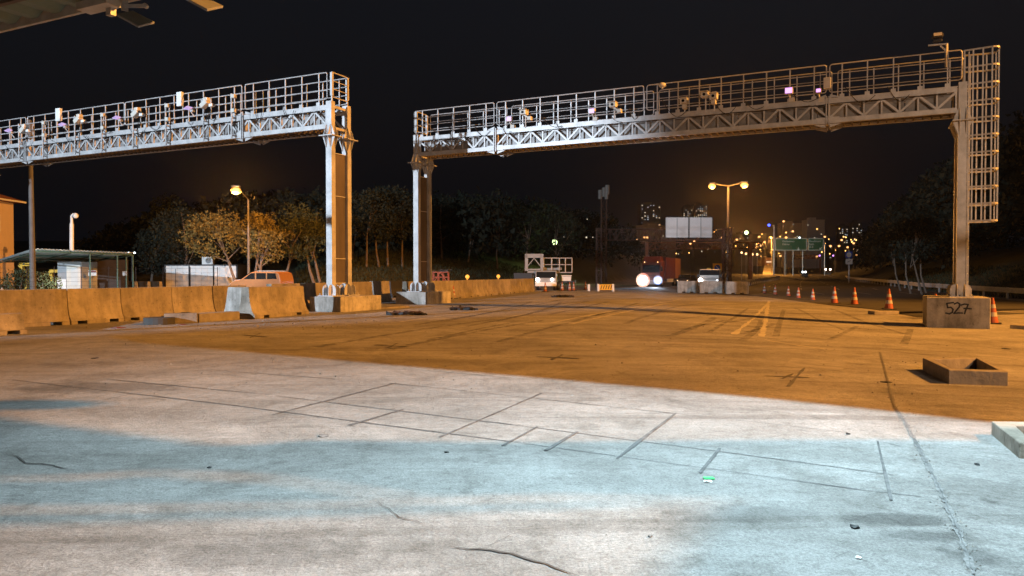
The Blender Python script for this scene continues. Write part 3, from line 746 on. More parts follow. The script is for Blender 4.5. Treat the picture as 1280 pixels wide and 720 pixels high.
# spotlight bracket above the ladder end
def top_spot():
    a = eq_pt(GB, 1180, 84, 0); b = eq_pt(GB, 1180, 55, 0); c = eq_pt(GB, 1157, 57, 0); d = eq_pt(GB, 1168.5, 45, 0)
    r = empty('rail_spotlight', a, 'small dark spotlight on a cranked bracket above the ladder end', 'spotlight')
    m = MB(); m.bar(a, b, .10, .06); m.bar(b + U * .05, c, .07, .05); m.bar(eq_pt(GB, 1180, 64, 0), eq_pt(GB, 1172, 57, 0), .05); m.build('bracket', M['steel'], r)
    h = MB(); h.box(d + Z3 * 0, (.34, .22, .16), U, V, (V * .3 + Z3)); h.box(d - Z3 * .17, (.30, .10, .10), U, V); h.build('lamp_housing', M['void'], r, bevel=.02)
    l = MB(); l.box(d - V * .13 + Z3 * .03, (.26, .02, .12), U, V, (V * .3 + Z3)); l.build('lens', M['offwhite'], r)
top_spot()
# poles, cameras and panels on the near (left) gantry
gp = 'camera posts clamped to the near gantry'
ordn = ['first', 'second', 'third', 'fourth']
for i, (x, yt, yb, hx, hy) in enumerate(((26, 155, 202, 32, 162), (95.7, 145, 196, 100, 150), (168, 135, 187, 172, 142), (256, 123, 178, 258, 130))):
    a = eq_pt(GA, x, yt, -.30); b = Vector((a.x, a.y, ZB - .02)); lab = ['the edge of the photo', 'the first white cabinet', 'the middle rail joint', 'the second white cabinet'][i]
    r = empty('camera_post', b, 'steel post with tan camera head near ' + lab, 'camera post', gp)
    m = MB(); m.tube(b, a, .035, n=8); m.build('post', M['steel'], r)
    h = eq_pt(GA, hx, hy, -.42); ax = (U * .55 - Z3 * -.35).normalized(); hm = MB(); hm.box(h, (.42, .26, .22), ax, V, ax.cross(V)); hm.build('camera_head', M['offwhite'], r, bevel=.03)
    h2 = MB(); h2.box(h + Z3 * .18 + U * .10, (.24, .22, .16), U, V); h2.build('upper_head', M['offwhite'], r, bevel=.03)
    cb = MB(); cb.box(a * .5 + h * .5, (.16, .22, .08), U, V)
    for zz in (ZB + .1, ZT - .1): cb.box(Vector((a.x, a.y, zz)) + V * .12, (.10, .26, .05), U, V)
    cb.build('clamp', M['steel'], r)
    w = MB(); pts = [h - Z3 * .1 + U * .2 + (U * (.16 * math.sin(k * .9)) - Z3 * (.13 * k)) for k in range(6)]; w.path(pts, .014, 5); w.build('cable', M['black'], r)
    s = MB(); s.box(h + U * .42 - Z3 * .1 - V * .02, (.20, .16, .12), U, V); s.build('small_box', M['white'], r, bevel=.01)
for i, (x, yt) in enumerate(((55.7, 151), (129, 141), (209, 129), (291, 117))):
    a = eq_pt(GA, x, yt, -.28); b = Vector((a.x, a.y, ZB - .02)); lab = ['beside the first tan camera head', 'between the first cabinet and middle joint', 'between the middle joint and second cabinet', 'nearest the rail gap before the column'][i]
    r = empty('clamp_post', b, 'plain steel post ' + lab, 'post', 'plain clamp posts on the near gantry')
    m = MB(); m.tube(b, a, .038, n=8); m.build('post', M['steel'], r)
    for z in (-.12, -.72): c = MB(); c.box(a + Z3 * z + U * .10 + V * .02, (.20, .16, .15), U, V); c.build('clamp', M['offwhite'], r)
    for z in (ZB + .1, ZT - .1): c = MB(); c.box(Vector((a.x, a.y, z)) + V * .1, (.10, .24, .06), U, V); c.build('clamp', M['steel'], r)
for i, (x, y) in enumerate(((13, 163), (80, 155.5), (148, 147), (237, 135))):
    p = eq_pt(GA, x, y, -.25); r = empty('antenna_panel', p, 'tilted violet antenna panel ' + ['at the edge of the photo', 'below the first white cabinet', 'left of the third tan camera head', 'left of the fourth tan camera head'][i], 'antenna', 'violet antenna panels on the near gantry')
    ax = (U * .95 - Z3 * .28).normalized(); nz = (Z3 * .8 - V * .6).normalized()
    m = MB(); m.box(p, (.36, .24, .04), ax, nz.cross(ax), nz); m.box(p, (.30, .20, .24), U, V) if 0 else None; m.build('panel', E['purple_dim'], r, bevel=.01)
    b = MB(); b.bar(p, p + V * .2 - Z3 * .35 + U * .15, .04); b.box(p + U * .25 - Z3 * .15, (.16, .12, .10), U, V); b.build('bracket', M['steel'], r)
small_box(GA, 76, 143.5, .34, .62, 'equipment_cabinet', 'white cabinet above the second violet panel', 'cabinet', 'white', -.12, 'white cabinets on the near gantry rail')
small_box(GA, 227, 124, .30, .62, 'equipment_cabinet', 'white cabinet above the fourth violet panel', 'cabinet', 'white', -.12, 'white cabinets on the near gantry rail')

# ------------------------------------------------------------------ jersey barriers
def barrier_mesh(n_len, h, wb=.60):
    key = (round(n_len, 1), round(h, 2)); prof = [(-wb / 2, 0), (-wb / 2, .10 * h), (-wb * .36, .24 * h), (-wb * .24, .55 * h), (-wb * .19, h), (wb * .19, h), (wb * .24, .55 * h), (wb * .36, .24 * h), (wb / 2, .10 * h), (wb / 2, 0)]
    mb = MB(); L = n_len - .03; hole = .15
    segs = [(-L / 2, -L * .30 - hole), (-L * .30 + hole, L * .30 - hole), (L * .30 + hole, L / 2)]
    low = .11
    # upper body
    up = [(-wb / 2, low), (-wb * .36, .24 * h), (-wb * .24, .55 * h), (-wb * .19, h), (wb * .19, h), (wb * .24, .55 * h), (wb * .36, .24 * h), (wb / 2, low)]
    mb.prism(up, (0, 0, 0), X3, Y3, Z3, L)
    for a, b in segs: mb.box((0, (a + b) / 2, low / 2 - .01), (wb - .004, b - a, low + .02))
    return mb
BAR = {}
def barrier(pa, pb, h, label, group, m='barrier', wb=.60, name='concrete_barrier', side=1):
    "pa-pb: world points of the base line that faces the road; the body lies to its left"
    pa, pb = Vector(pa), Vector(pb); d = pb - pa; d.z = 0; L = round(d.length, 1); key = (L, h, m, wb)
    nrm = Vector((-d.y, d.x, 0)).normalized() * side; c = (pa + pb) / 2 + nrm * (wb / 2); c.z = g(c.x, c.y) - .01
    if key not in BAR:
        o = barrier_mesh(L, h, wb).build(name, M[m], bevel=.018); BAR[key] = o
    else:
        o = BAR[key].copy(); COL.objects.link(o)
    o.location = c; o.rotation_euler = (rnd.uniform(-.006, .006), rnd.uniform(-.01, .01), math.atan2(d.y, d.x) - math.pi / 2 + rnd.uniform(-.012, .012))
    return tag(o, label, 'concrete barrier', group)
NB = 'concrete barriers walling off the plaza'
# near row behind the kerbs
near = [(-90, 423), (-5, 411), (89, 406), (156, 401.5), (219, 397.5), (271, 393.8), (313, 391)]
nl = ['concrete barrier reaching out of the frame beside the stub', 'concrete barrier behind the low stub at the photo edge', 'second concrete barrier with two drain holes, left of the round slab', 'concrete barrier behind the dark round slab', 'concrete barrier behind the long kerb', 'concrete barrier hidden partly by the grey ended one']
for i in range(6): barrier(G(*near[i]), G(*near[i + 1]), 1.06, nl[i], NB, 'barrier' if i % 2 else 'barrier_b')
barrier(G(-60, 424), G(36, 417), .52, 'low concrete stub before the first barrier', NB, 'barrier_b', .5)
barrier(G(318, 399), G(387, 392.5), 1.06, 'nearer concrete barrier with a grey lit end face', NB, 'barrier_b', .75)
def end_piece():
    c = G(276, 397.5); c.z = 0; m = MB(); m.prism([(0, 0), (.90, 0), (1.06, .30), (1.20, 1.05), (.32, 1.05), (.18, .34)], c + V * .22, U, V, Z3, .42)
    tag(m.build('concrete_barrier', M['block'], bevel=.02, origin=c), 'short leaning concrete end piece, lit grey, before the nearer barrier', 'concrete barrier', NB)
end_piece()
mid = [(345, 392), (388, 388), (418, 385), (446, 382.5), (470, 380.3)]
for i in range(4): barrier(G(*mid[i]), G(*mid[i + 1]), 1.12, 'concrete barrier ' + ['behind the grey ended one', 'behind the near gantry column', 'right of the near gantry column', 'beside the near plinth, with a hole at its foot'][i], NB, 'barrier')
barrier(G(470, 378.5), G(491, 377), 1.12, 'short concrete barrier before the dark gap', NB, 'barrier_b')
p0, p1 = AT(491, 45.5), AT(508, 47)
barrier(p0, p1, 1.05, 'dark plastic barrier filling the gap between concrete ones', NB, 'void')
row = [(512, 378.6), (541, 376), (570, 373.6), (594, 371.2), (611, 369.6), (627, 368.1), (641, 366.8), (652, 365.8), (661, 365.0), (670, 364.2)]
rl = ['behind the far column foot', 'crossed by slanting shadows', 'right behind the small cone', 'third from the small cone', 'with the first amber lantern', 'before the second lantern', 'with the second amber lantern', 'third from the row end', 'second from the row end', 'at the end of the row by the lift truck']
for i in range(9): barrier(G(*row[i]), G(*row[i + 1]), 1.10, 'concrete barrier ' + rl[i + (1 if i > 7 else 0)], NB, 'barrier_b' if i % 2 else 'barrier')
for i, px in enumerate((588, 626)):
    q = G(px + 2, 371.6 - (px - 588) * .1); p = q + Vector((-.3, .1, 0)); p.z = g(p.x, p.y) + 1.10
    r = empty('amber_lantern', p, 'amber warning lantern on the barrier, ' + ['nearer the small cone', 'nearer the lift truck'][i], 'lantern', 'amber lanterns on the barrier row')
    m = MB(); m.box(p + Z3 * .05, (.10, .10, .10)); m.build('battery_box', M['yellow'], r); m = MB(); m.ball(p + Z3 * .2, .13, 10, 6, (1, .5, 1)); m.build('lens', E['beacon'], r)
# pale barriers behind the container yard
for i, (a, b) in enumerate(((152, 166), (167, 182), (183, 197))):
    barrier(AT(a, 62), AT(b, 61), .85, 'pale barrier in the yard ' + ['right beside the shelter post', 'between two others near the container', 'next to the white container'][i], 'pale barriers in the yard', 'barrier_b')
# concrete blocks by the truck
for i, (a, b, y) in enumerate(((847, 872.5, 366.3), (874.5, 903, 367.0), (908, 936, 368.0))):
    pa, pb = G(a, y - .2), G(b, y); c = (pa + pb) / 2; d = (pb - pa); L = d.length; d.normalize(); n = Vector((-d.y, d.x, 0))
    m = MB(); m.box(c + n * .8 + Z3 * (.58), (L, 1.6, .92), d, n); m.box(c + n * .8 + Z3 * .06, (L * .22, 1.55, .14), d, n)
    for sg in (-1, 1): m.box(c + n * .8 + d * (sg * L * .39) + Z3 * .06, (L * .22, 1.59, .14), d, n)
    tag(m.build('concrete_block', M['block'], bevel=.03, origin=c), 'white grey concrete block ' + ['nearest the truck', 'in the middle of the three', 'nearest the row of cones'][i], 'concrete block', 'three pale blocks before the van')
# kerb pieces at the foot of the barriers
def slab(name, px0, px1, h, dep, m, label, cat, group=None, bev=.02):
    a, b = G(*px0), G(*px1); d = b - a; d.z = 0; L = d.length; d.normalize(); n = Vector((-d.y, d.x, 0)); c = (a + b) / 2 + n * (dep / 2)
    mb = MB(); mb.box(Vector((c.x, c.y, g(c.x, c.y) + h / 2 - .01)), (L, dep, h), d, n)
    return tag(mb.build(name, M[m], bevel=bev, origin=c), label, cat, group)
slab('kerb_stone', (205, 404.5), (247, 403.5), .30, .45, 'barrier', 'pale kerb stone beside the round dark slab', 'kerb stone', 'kerb stones before the barriers')
slab('kerb_stone', (249, 403.2), (300, 399.5), .28, .45, 'old_block', 'brown kerb stone ending at the grey barrier end', 'kerb stone', 'kerb stones before the barriers')
c = G(190, 406.5) + Y3 * .45
mb = MB(); n = 20
mb.v = []; ring = [(math.cos(2 * math.pi * i / n), math.sin(2 * math.pi * i / n)) for i in range(n)]
mb.add([c + Vector((x * .44, y * .40, z)) for z in (-.01, .20) for x, y in ring], [(i, (i + 1) % n, n + (i + 1) % n, n + i) for i in range(n)] + [tuple(range(n)), tuple(range(n, 2 * n))])
tag(mb.build('manhole_ring', M['asphalt'], bevel=.02, origin=c), 'dark grey round manhole slab beside the kerb', 'manhole slab')
slab('timber_plank', (175, 400), (208, 399), .09, .5, 'rust', 'dark plank lying behind the round manhole slab', 'plank')
slab('kerb_stone', (1093, 393.5), (1124, 393.2), .16, .5, 'old_block', 'flat kerb stone under the tallest cone', 'kerb stone')
slab('rubble_stone', (1262, 410.5), (1284, 412), .14, .4, 'old_block', 'dark flat stone lying right of the numbered plinth', 'stone')
slab('rubble_stone', (474, 386.5), (512, 384.5), .08, .5, 'barrier', 'thin flat slab between the two gantry plinths', 'stone')

# pit frames
def frame_box(name, corners, h, wall, m, label, hole=None):
    "open rectangular concrete frame; corners are picture points of the base outline"
    ps = [G(*p) for p in corners]; zg = min(p.z for p in ps); c = sum(ps, Vector()) / 4
    inn = [c + (p - c).normalized() * ((p - c).length - wall * 1.35) for p in ps]
    vs = []
    for z, ring in ((-.03, ps), (h, ps), (h, inn), (-.02, inn)): vs += [Vector((p.x, p.y, g(p.x, p.y) + z + (rnd.uniform(-.006, .006) if z == h else 0))) for p in ring]
    fs = []
    for k in range(3):
        for i in range(4): j = (i + 1) % 4; fs.append((k * 4 + i, k * 4 + j, k * 4 + 4 + j, k * 4 + 4 + i))
    root = empty(name, c, label, 'concrete frame')
    mb = MB(); mb.add(vs, fs); mb.build('rim', M[m], root, bevel=.012)
    f = MB(); f.add([Vector((p.x, p.y, g(p.x, p.y) + .012)) for p in inn], [(0, 1, 2, 3)]); f.build('pit_floor', M['dark_hole'], root)
frame_box('pit_frame', [(1153, 463), (1186, 480), (1260, 482.5), (1222, 462)], .21, .14, 'old_block', 'dark brown concrete pit frame standing on the orange slab')
frame_box('kerb_frame', [(1239, 543), (1274, 573), (1420, 585), (1372, 545)], .13, .16, 'barrier_b', 'white lit concrete frame cut by the photo edge')

# ------------------------------------------------------------------ traffic cones
def cone_proto(h, name='traffic_cone', m='orange'):
    root = empty(name, (0, 0, 0), 'cone', 'traffic cone'); r0, r1 = .19 * h / .9, .035
    def fr(z0, z1, ex, nm, mt):
        a = r0 + (r1 - r0) * (z0 / h); b = r0 + (r1 - r0) * (z1 / h); mb = MB(); mb.tube((0, 0, z0), (0, 0, z1), a + ex, b + ex, 16); mb.build(nm, M[mt], root, smooth=False)
    fr(.04, h, 0, 'body', m); fr(h * .28, h * .44, .004, 'band', 'reflect'); fr(h * .60, h * .74, .004, 'band', 'reflect')
    mb = MB(); w = .27 * h / .9; mb.box((0, 0, .022), (2 * w, 2 * w, .044)); mb.build('foot', M['black' if m != 'void' else 'void'], root, bevel=.02)
    return root
big = cone_proto(1.0); small = cone_proto(.77); CG = 'traffic cones around the closed lanes'
bl = [(1111, 387, 'tallest cone, standing on the flat kerb stone', .16), (1068, 381, 'clean cone second from the flat kerb stone', 0), (1043, 379.5, 'dull grey cone between two orange ones', 0),
      (1240.5, 404.5, 'cone half hidden behind the right side of the numbered plinth', 0), (969, 368.5, 'dim cone second from the pale blocks', 0), (955.5, 367, 'dim cone nearest the pale blocks', 0)]
for i, (x, y, lab, dz) in enumerate(bl):
    p = G(x, y)
    if dz: p = G(x, 391.0); p.z += dz
    place(big, i > 0, p, rnd.uniform(0, 1.5), lab, CG, [.95, 1, 1, 1.0, .8, .8][i])
sl = [(1016, 375.5, 'bright small cone beside the dull grey one'), (998, 373, 'small cone with two white bands in the middle of the row'), (985.5, 370.5, 'unlit small cone between the middle and the pale blocks'),
      (1169.5, 398, 'cone peeping over the numbered plinth'), (566.5, 373.6, 'reddish cone leaning by the barrier row'), (674, 362.2, 'cone at the end of the barrier row'),
      (681.5, 364.6, 'cone in front of the lift truck bumper'), (702.7, 363.5, 'cone before the lift truck rear wheels'), (712, 363.5, 'cone just right of the rear wheels'),
      (717, 363.2, 'last cone of the three by the lift truck'), (732, 362, 'cone standing alone right of the lift truck')]
for i, (x, y, lab) in enumerate(sl):
    p = G(x, y)
    if x == 1169.5: p = AT(1169.5, 30.5)
    place(small, i > 0, p, rnd.uniform(0, 1.5), lab, CG, 1.35 if x == 1169.5 else 1.0)

# ------------------------------------------------------------------ street lamps and far lights
def glow_light(loc, energy, col=SOD, size=.15, name='street_lamp_light'):
    light(name, 'POINT', loc, None, energy=energy, color=col, shadow_soft_size=size)
def street_lamp(px, Z, heads, label, group, pole_px=None, r=.12, energy=0, bulb=.22, em='sodium_big', col=SOD, off_y=-.5):
    base = AT(pole_px or px, Z); tops = [W(x, y, Z + off_y) for x, y in heads]; zt = max(t.z for t in tops)
    root = empty('street_lamp', base, label, 'street lamp', group)
    top = Vector((base.x, base.y, zt - .1)); m = MB(); m.tube(base, top, r, r * .55, 10); m.build('pole', M['lamp_pole'], root, smooth=False)
    for t in tops:
        a = MB(); a.tube(top, t + Z3 * bulb * 1.2, r * .4, r * .3, 6); a.build('arm', M['lamp_pole'], root)
        hm = MB(); hm.box(t + Z3 * bulb * 1.25, (bulb * 2.4, bulb * 1.6, bulb * .35)); ho = hm.build('lamp_head', M['grey'], root, bevel=.03)
        b = MB(); b.ball(t - Z3 * .02, bulb, 12, 8, (1.1, 1, .85)); b.build('bulb', E[em], ho, smooth=True)
        if em != 'white': b = MB(); b.ball(t - Z3 * .02, bulb * 1.4, 14, 9, (1.1, 1, .85)); b.build('bowl', E['bowl'], ho, smooth=True)  # shell added round the bulb to imitate its halo
        if energy: glow_light(t - Z3 * (bulb + .15) - Y3 * .2, energy, col, .12)
street_lamp(311, 60, [(295, 238)], 'lit sodium lamp above the pine trees by the container', 'sodium street lamps', energy=4200, bulb=.24, off_y=-5.5)
street_lamp(909.5, 88, [(890, 232.5), (930.5, 231)], 'tall double sodium lamp rising beside the billboard gantry', 'sodium street lamps', energy=2700, bulb=.28, r=.2)
fl = [(979.5, 276.7, 300, 'warm', 'topmost far lamp above the green signs'), (991, 289, 320, 'warm', 'far lamp above the middle of the large green sign'), (982.7, 296.7, 260, 'sodium', 'bright orange far lamp touching the top of the green sign'),
      (964, 297, 280, 'warm', 'far lamp just left of the green sign post'), (956, 302.7, 300, 'warm', 'far lamp left of the green sign, second row'), (944.5, 310, 260, 'warm', 'far lamp right of the truss gantry leg'),
      (965.5, 312, 300, 'warm', 'far lamp at the foot corner of the green sign'), (1059.5, 309, 330, 'warm', 'single far lamp right of the far double lamp'), (1067, 304, 300, 'warm', 'far lamp on a post above the right hand signs'),
      (1070.7, 318, 280, 'warm', 'low orange far lamp beside the right hand road signs'), (999.5, 297, 330, 'white', 'whitish far lamp on the top edge of the green sign'), (796.7, 299.5, 240, 'warm', 'far lamp left of the billboard, below the tower'),
      (867.8, 301, 240, 'warm', 'far lamp under the billboard'), (863, 304.5, 260, 'warm', 'small far lamp under the billboard, lower one'), (902, 297, 230, 'warm', 'far lamp close to the lattice post')]
fl += [(912, 303, 300, 'warm', 'far lamp low between the lattice post and truss leg'), (921, 299.5, 320, 'warm', 'far lamp just left of the white hillside floodlight'), (951, 307, 300, 'warm', 'far lamp between the truss leg and sign post'),
       (975.5, 320, 330, 'warm', 'far lamp under the wide green sign'), (1021, 320.5, 360, 'warm', 'far lamp under the narrow green sign'), (1052, 300, 360, 'warm', 'far lamp above the far double lamp'), (1031, 296, 400, 'warm', 'far lamp at the corner of the grey tower'), (949, 296, 380, 'warm', 'far lamp above the string of low lamps')]
for x, y, Z, em, lab in fl: street_lamp(x, Z, [(x, y)], lab, 'distant street lamps', bulb=.34 * Z / 300, em=em, r=.11 * Z / 300, energy=0)
for x, y, Z, lab in ((807.5, 296.7, 240, 'small far double lamp left of the billboard'), (1043.5, 307.5, 290, 'far double lamp beyond the green signs')):
    s = 1.8 if x < 900 else 5.3
    street_lamp(x, Z, [(x - s, y), (x + s, y)], lab, 'distant street lamps', bulb=.36 * Z / 300, em='warm', r=.11)
for x, y in ((927, 315.8), (932.5, 317.2), (940.5, 318), (946.5, 318)):
    p = W(x, y, 180); r = empty('underpass_lamp', p, 'low orange lamp in the short string beside the truss leg', 'lamp', 'string of low lamps beside the truss leg')
    m = MB(); m.ball(p, .26); m.build('bulb', E['warm'], r, smooth=True); m = MB(); m.tube(p, AT(x, 180), .05, n=6); m.build('pole', M['steel'], r)
# added point lights without lamp posts, brightening the far road and vehicles
glow_light((46, 150, 11), 7000); glow_light((96, 278, 13), 42000); glow_light((60, 330, 18), 12000)
def spark(name, x, y, Z, rad, em, label, cat, group=None):
    p = W(x, y, Z); m = MB(); m.ball(p, rad, 8, 5); o = tag(m.build(name, E[em], smooth=True, origin=p), label, cat, group)
for i, (x, y, w) in enumerate(((650, 289.8, .18), (659.6, 289.8, .1), (664.7, 281.5, .16), (675.5, 296.5, .2), (678.7, 296.5, .14), (733, 296.7, .2), (741, 296.6, .12), (734, 274, .12), (705, 296, .10))):
    spark('distant_window', x, y, 128, w * .75, 'window', 'tiny lit window glimpsed among the dark trees', 'lit window', 'lit windows among the dark trees')
for i, (x, y) in enumerate(((587, 254), (589.5, 254.3), (592, 254.6), (594.5, 255), (597, 254.8))):
    spark('hilltop_lamp', x, y, 150, .12, 'white', 'tiny white lamp in the short row on the hilltop', 'lamp', 'row of white hilltop lamps')
spark('garden_floodlight', 693, 303, 108, .42, 'green_spot', 'pale green floodlight glowing among the trees', 'floodlight')
glow_light(W(693, 305, 106), 500, (.7, 1, .35), .3, 'garden_light')
spark('blue_neon_lamp', 961.3, 281.5, 500, .9, 'blue', 'small blue neon light left of the city blocks', 'neon light')
spark('stadium_floodlight', 933, 290.7, 500, 1.3, 'green_spot', 'white green floodlight on the far hillside', 'floodlight')
spark('pink_neon_sign', 971.5, 309, 258, .9, 'pink', 'pink neon light behind the corner of the green sign', 'neon light')

# ------------------------------------------------------------------ distant towers
def tower(px0, px1, y0, y1, Z, label, seed, lit=.28, rows=12, colsn=7, m='tower', big=False):
    a, b = W(px0, y0, Z), W(px1, y0, Z); zb = g(a.x, Z) - 2; w = b.x - a.x; c = Vector(((a.x + b.x) / 2, Z + w * .35, 0)); rr = random.Random(seed)
    root = empty('tower_block', Vector((c.x, c.y, zb)), label, 'tower block', 'distant tower blocks')
    h = a.z - zb; mb = MB(); mb.box((c.x, c.y, zb + h / 2), (w, w * .7, h)); mb.box((c.x - w * .1, c.y, a.z + 1.2), (w * .4, w * .3, 2.4)); mb.box((c.x, c.y, a.z + .3), (w * 1.02, w * .72, .6)); mb.build('wall', M[m], root)
    zl = W(px0, y1, Z).z; n = 0
    for i in range(rows):
        for j in range(colsn):
            if rr.random() < lit and n < 30:
                n += 1; z = a.z - (i + .6) * (a.z - zl) / rows; x = a.x + w * (j + .5) / colsn
                q = MB(); q.box((x, Z - .06, z), (w / colsn * rr.uniform(.3, .5), .1, (a.z - zl) / rows * .45)); q.build('lit_window', E['window' if rr.random() < .6 else 'window_cool'], root)
tower(801, 826, 255.5, 282, 620, 'distant tower with scattered lit windows left of the billboard', 3, .34)
tower(854, 866, 259, 275, 640, 'distant tower behind the billboard, left one of the pair', 5, .5, 7, 5)
tower(867, 884, 257, 275, 650, 'distant tower behind the billboard, wider one of the pair', 6, .45, 7, 7)
tower(1008.5, 1031, 275.5, 298, 560, 'pale grey tower block above the small green sign', 8, .04, 10, 8, 'billboard')
tower(978, 1002, 279.5, 298, 575, 'dim brown block above the large green sign', 9, .05, 10, 8, 'house')
tower(1049, 1063, 283, 304, 640, 'dark tower with a few lit windows beyond the far double lamp', 11, .3, 9, 5)
tower(1065, 1078, 279, 302, 600, 'dim tower at the edge of the right hand trees', 12, .22, 9, 5)
tower(918, 958, 293, 306, 600, 'low dark housing block beside the lattice post', 13, .10, 4, 14)
tower(795, 845, 283, 300, 420, 'low building behind the far gantry left of the billboard', 14, .06, 5, 14)
tower(1084, 1118, 290, 312, 700, 'low dark housing block behind the right hand signs', 15, .1, 5, 9)
# city pin-prick lights in one far hillside
for i in range(84):
    rr = random.Random(100 + i); x = rr.choice([rr.uniform(905, 1075), rr.uniform(795, 905), rr.uniform(905, 1075)]); y = rr.uniform(284, 322)
    spark('city_light', x, y, 560, rr.uniform(.22, .46), rr.choice(['window', 'sodium', 'sodium', 'window_cool', 'sodium']), 'tiny city light on the far hillside', 'city light', 'tiny city lights on the far hillside')

# ------------------------------------------------------------------ far gantries, billboard, signs
def lattice_post(mb, base, top, w, r=.05, step=.9):
    cs = [Vector((i * w / 2, j * w / 2, 0)) for i, j in ((-1, -1), (1, -1), (1, 1), (-1, 1))]
    for c in cs: mb.bar(base + c, top + c, r * 1.6)
    h = (top - base).length; n = max(2, int(h / step))
    for i in range(n):
        z0, z1 = base + (top - base) * (i / n), base + (top - base) * ((i + 1) / n)
        for k in range(4):
            a, b = cs[k], cs[(k + 1) % 4]
            mb.bar(z0 + (a if i % 2 else b), z1 + (b if i % 2 else a), r); mb.bar(z1 + a, z1 + b, r)
def lattice_beam(mb, a, b, h, dep, r=.05, n=16):
    for dd in (0, dep):
        for z in (0, h): mb.bar(a + Y3 * dd + Z3 * z, b + Y3 * dd + Z3 * z, r * 1.7)
        for i in range(n):
            p, q = a + (b - a) * (i / n) + Y3 * dd, a + (b - a) * ((i + 1) / n) + Y3 * dd
            mb.bar(p + Z3 * (0 if i % 2 else h), q + Z3 * (h if i % 2 else 0), r); mb.bar(q, q + Z3 * h, r)
Zg = 84
def far_gantry():
    a = AT(748.5, Zg); b = AT(908, Zg); z0, z1 = zof(300, Zg), zof(286.5, Zg)
    root = empty('sign_gantry', a, 'rusty lattice gantry carrying the blank billboard', 'gantry')
    for p, w in ((a, .55), (b, .8)):
        m = MB(); lattice_post(m, p, Vector((p.x, p.y, z1 + .1)), w, .07); m.build('lattice_post', M['rust'], root)
    m = MB(); lattice_beam(m, Vector((a.x, a.y, z0)), Vector((b.x, b.y, z0)), z1 - z0, .8, .05, 22); m.build('truss', M['rust'], root)
    bb = empty('blank_billboard', W(861, 296, Zg - 1), 'two blank white panels mounted on the lattice gantry', 'billboard')
    for x0, x1 in ((832, 860.3), (861.7, 890)):
        p0, p1 = W(x0, 297, Zg - .8), W(x1, 271.8, Zg - .8); c = (p0 + p1) / 2; q = MB(); q.box(c, (p1.x - p0.x, .06, p1.z - p0.z)); po = q.build('panel', M['billboard'], bb)
        f = MB()
        for k in (0, .5, 1): f.box((p0.x + (p1.x - p0.x) * k, c.y - .05, c.z), (.06, .05, p1.z - p0.z))
        for z in (p0.z, p1.z): f.box((c.x, c.y - .05, z), (p1.x - p0.x, .05, .06))
        f.build('frame', M['grey'], po)
    m = MB()
    for x in (836, 850, 872, 886): p = W(x, 292, Zg - .4); m.bar(p, p + Z3 * 2.0, .08)
    m.build('support_rail', M['rust'], bb)
    light('billboard_light', 'SPOT', W(861, 306, Zg - 9), W(861, 284, Zg), energy=900, color=(1, .9, .88), spot_size=R(70), spot_blend=.5, shadow_soft_size=.3)
far_gantry()
def far_truss():
    Z = 105; a, b = AT(808, Z), AT(937.5, Z); z0, z1 = zof(311, Z), zof(303, Z)
    root = empty('truss_gantry', a, 'low plain truss gantry crossing behind the billboard gantry', 'gantry')
    for p in (a, b): m = MB(); m.box((p.x, p.y, (p.z + z1) / 2), (.45, .45, z1 - p.z)); m.build('leg', M['rust'], root)
    m = MB(); lattice_beam(m, Vector((a.x - .6, a.y, z0)), Vector((b.x + 1.6, b.y, z0)), z1 - z0, .8, .07, 18); m.build('truss', M['rust'], root)
far_truss()
def far_truss2():
    Z = 330; a, b = W(991, 324, Z), W(1025, 323, Z)
    ga, gb = AT(991, Z), AT(1025, Z); root = empty('distant_gantry', ga, 'distant truss gantry below the green signs with violet lamps', 'gantry')
    m = MB(); lattice_beam(m, a, b, 1.6, 1, .12, 12); m.build('truss', M['rust'], root)
    for p in (ga, gb): m = MB(); m.box((p.x, p.y, (p.z + a.z) / 2), (.5, .5, a.z - p.z)); m.build('leg', M['rust'], root)
    for x in (1024.5, 1041.5): spark('violet_lamp', x, 319.5, 328, .40, 'purple', 'tiny violet lamp ' + ('right end of' if x < 1030 else 'beyond') + ' the distant gantry', 'violet lamp')
far_truss2()
def text(body, p, size, m, parent, ax='X'):
    c = bpy.data.curves.new('lettering', 'FONT'); c.body = body; c.size = size; c.extrude = .01; o = bpy.data.objects.new('lettering', c); COL.objects.link(o)
    dg = bpy.context.evaluated_depsgraph_get(); me = bpy.data.meshes.new_from_object(o.evaluated_get(dg)); COL.objects.unlink(o); bpy.data.objects.remove(o)
    n = bpy.data.objects.new('lettering', me); COL.objects.link(n); me.materials.clear(); me.materials.append(m); n.parent = parent; n.location = p - Vector(parent['org']); n.rotation_euler = (math.pi / 2, 0, 0); n['org'] = parent['org']
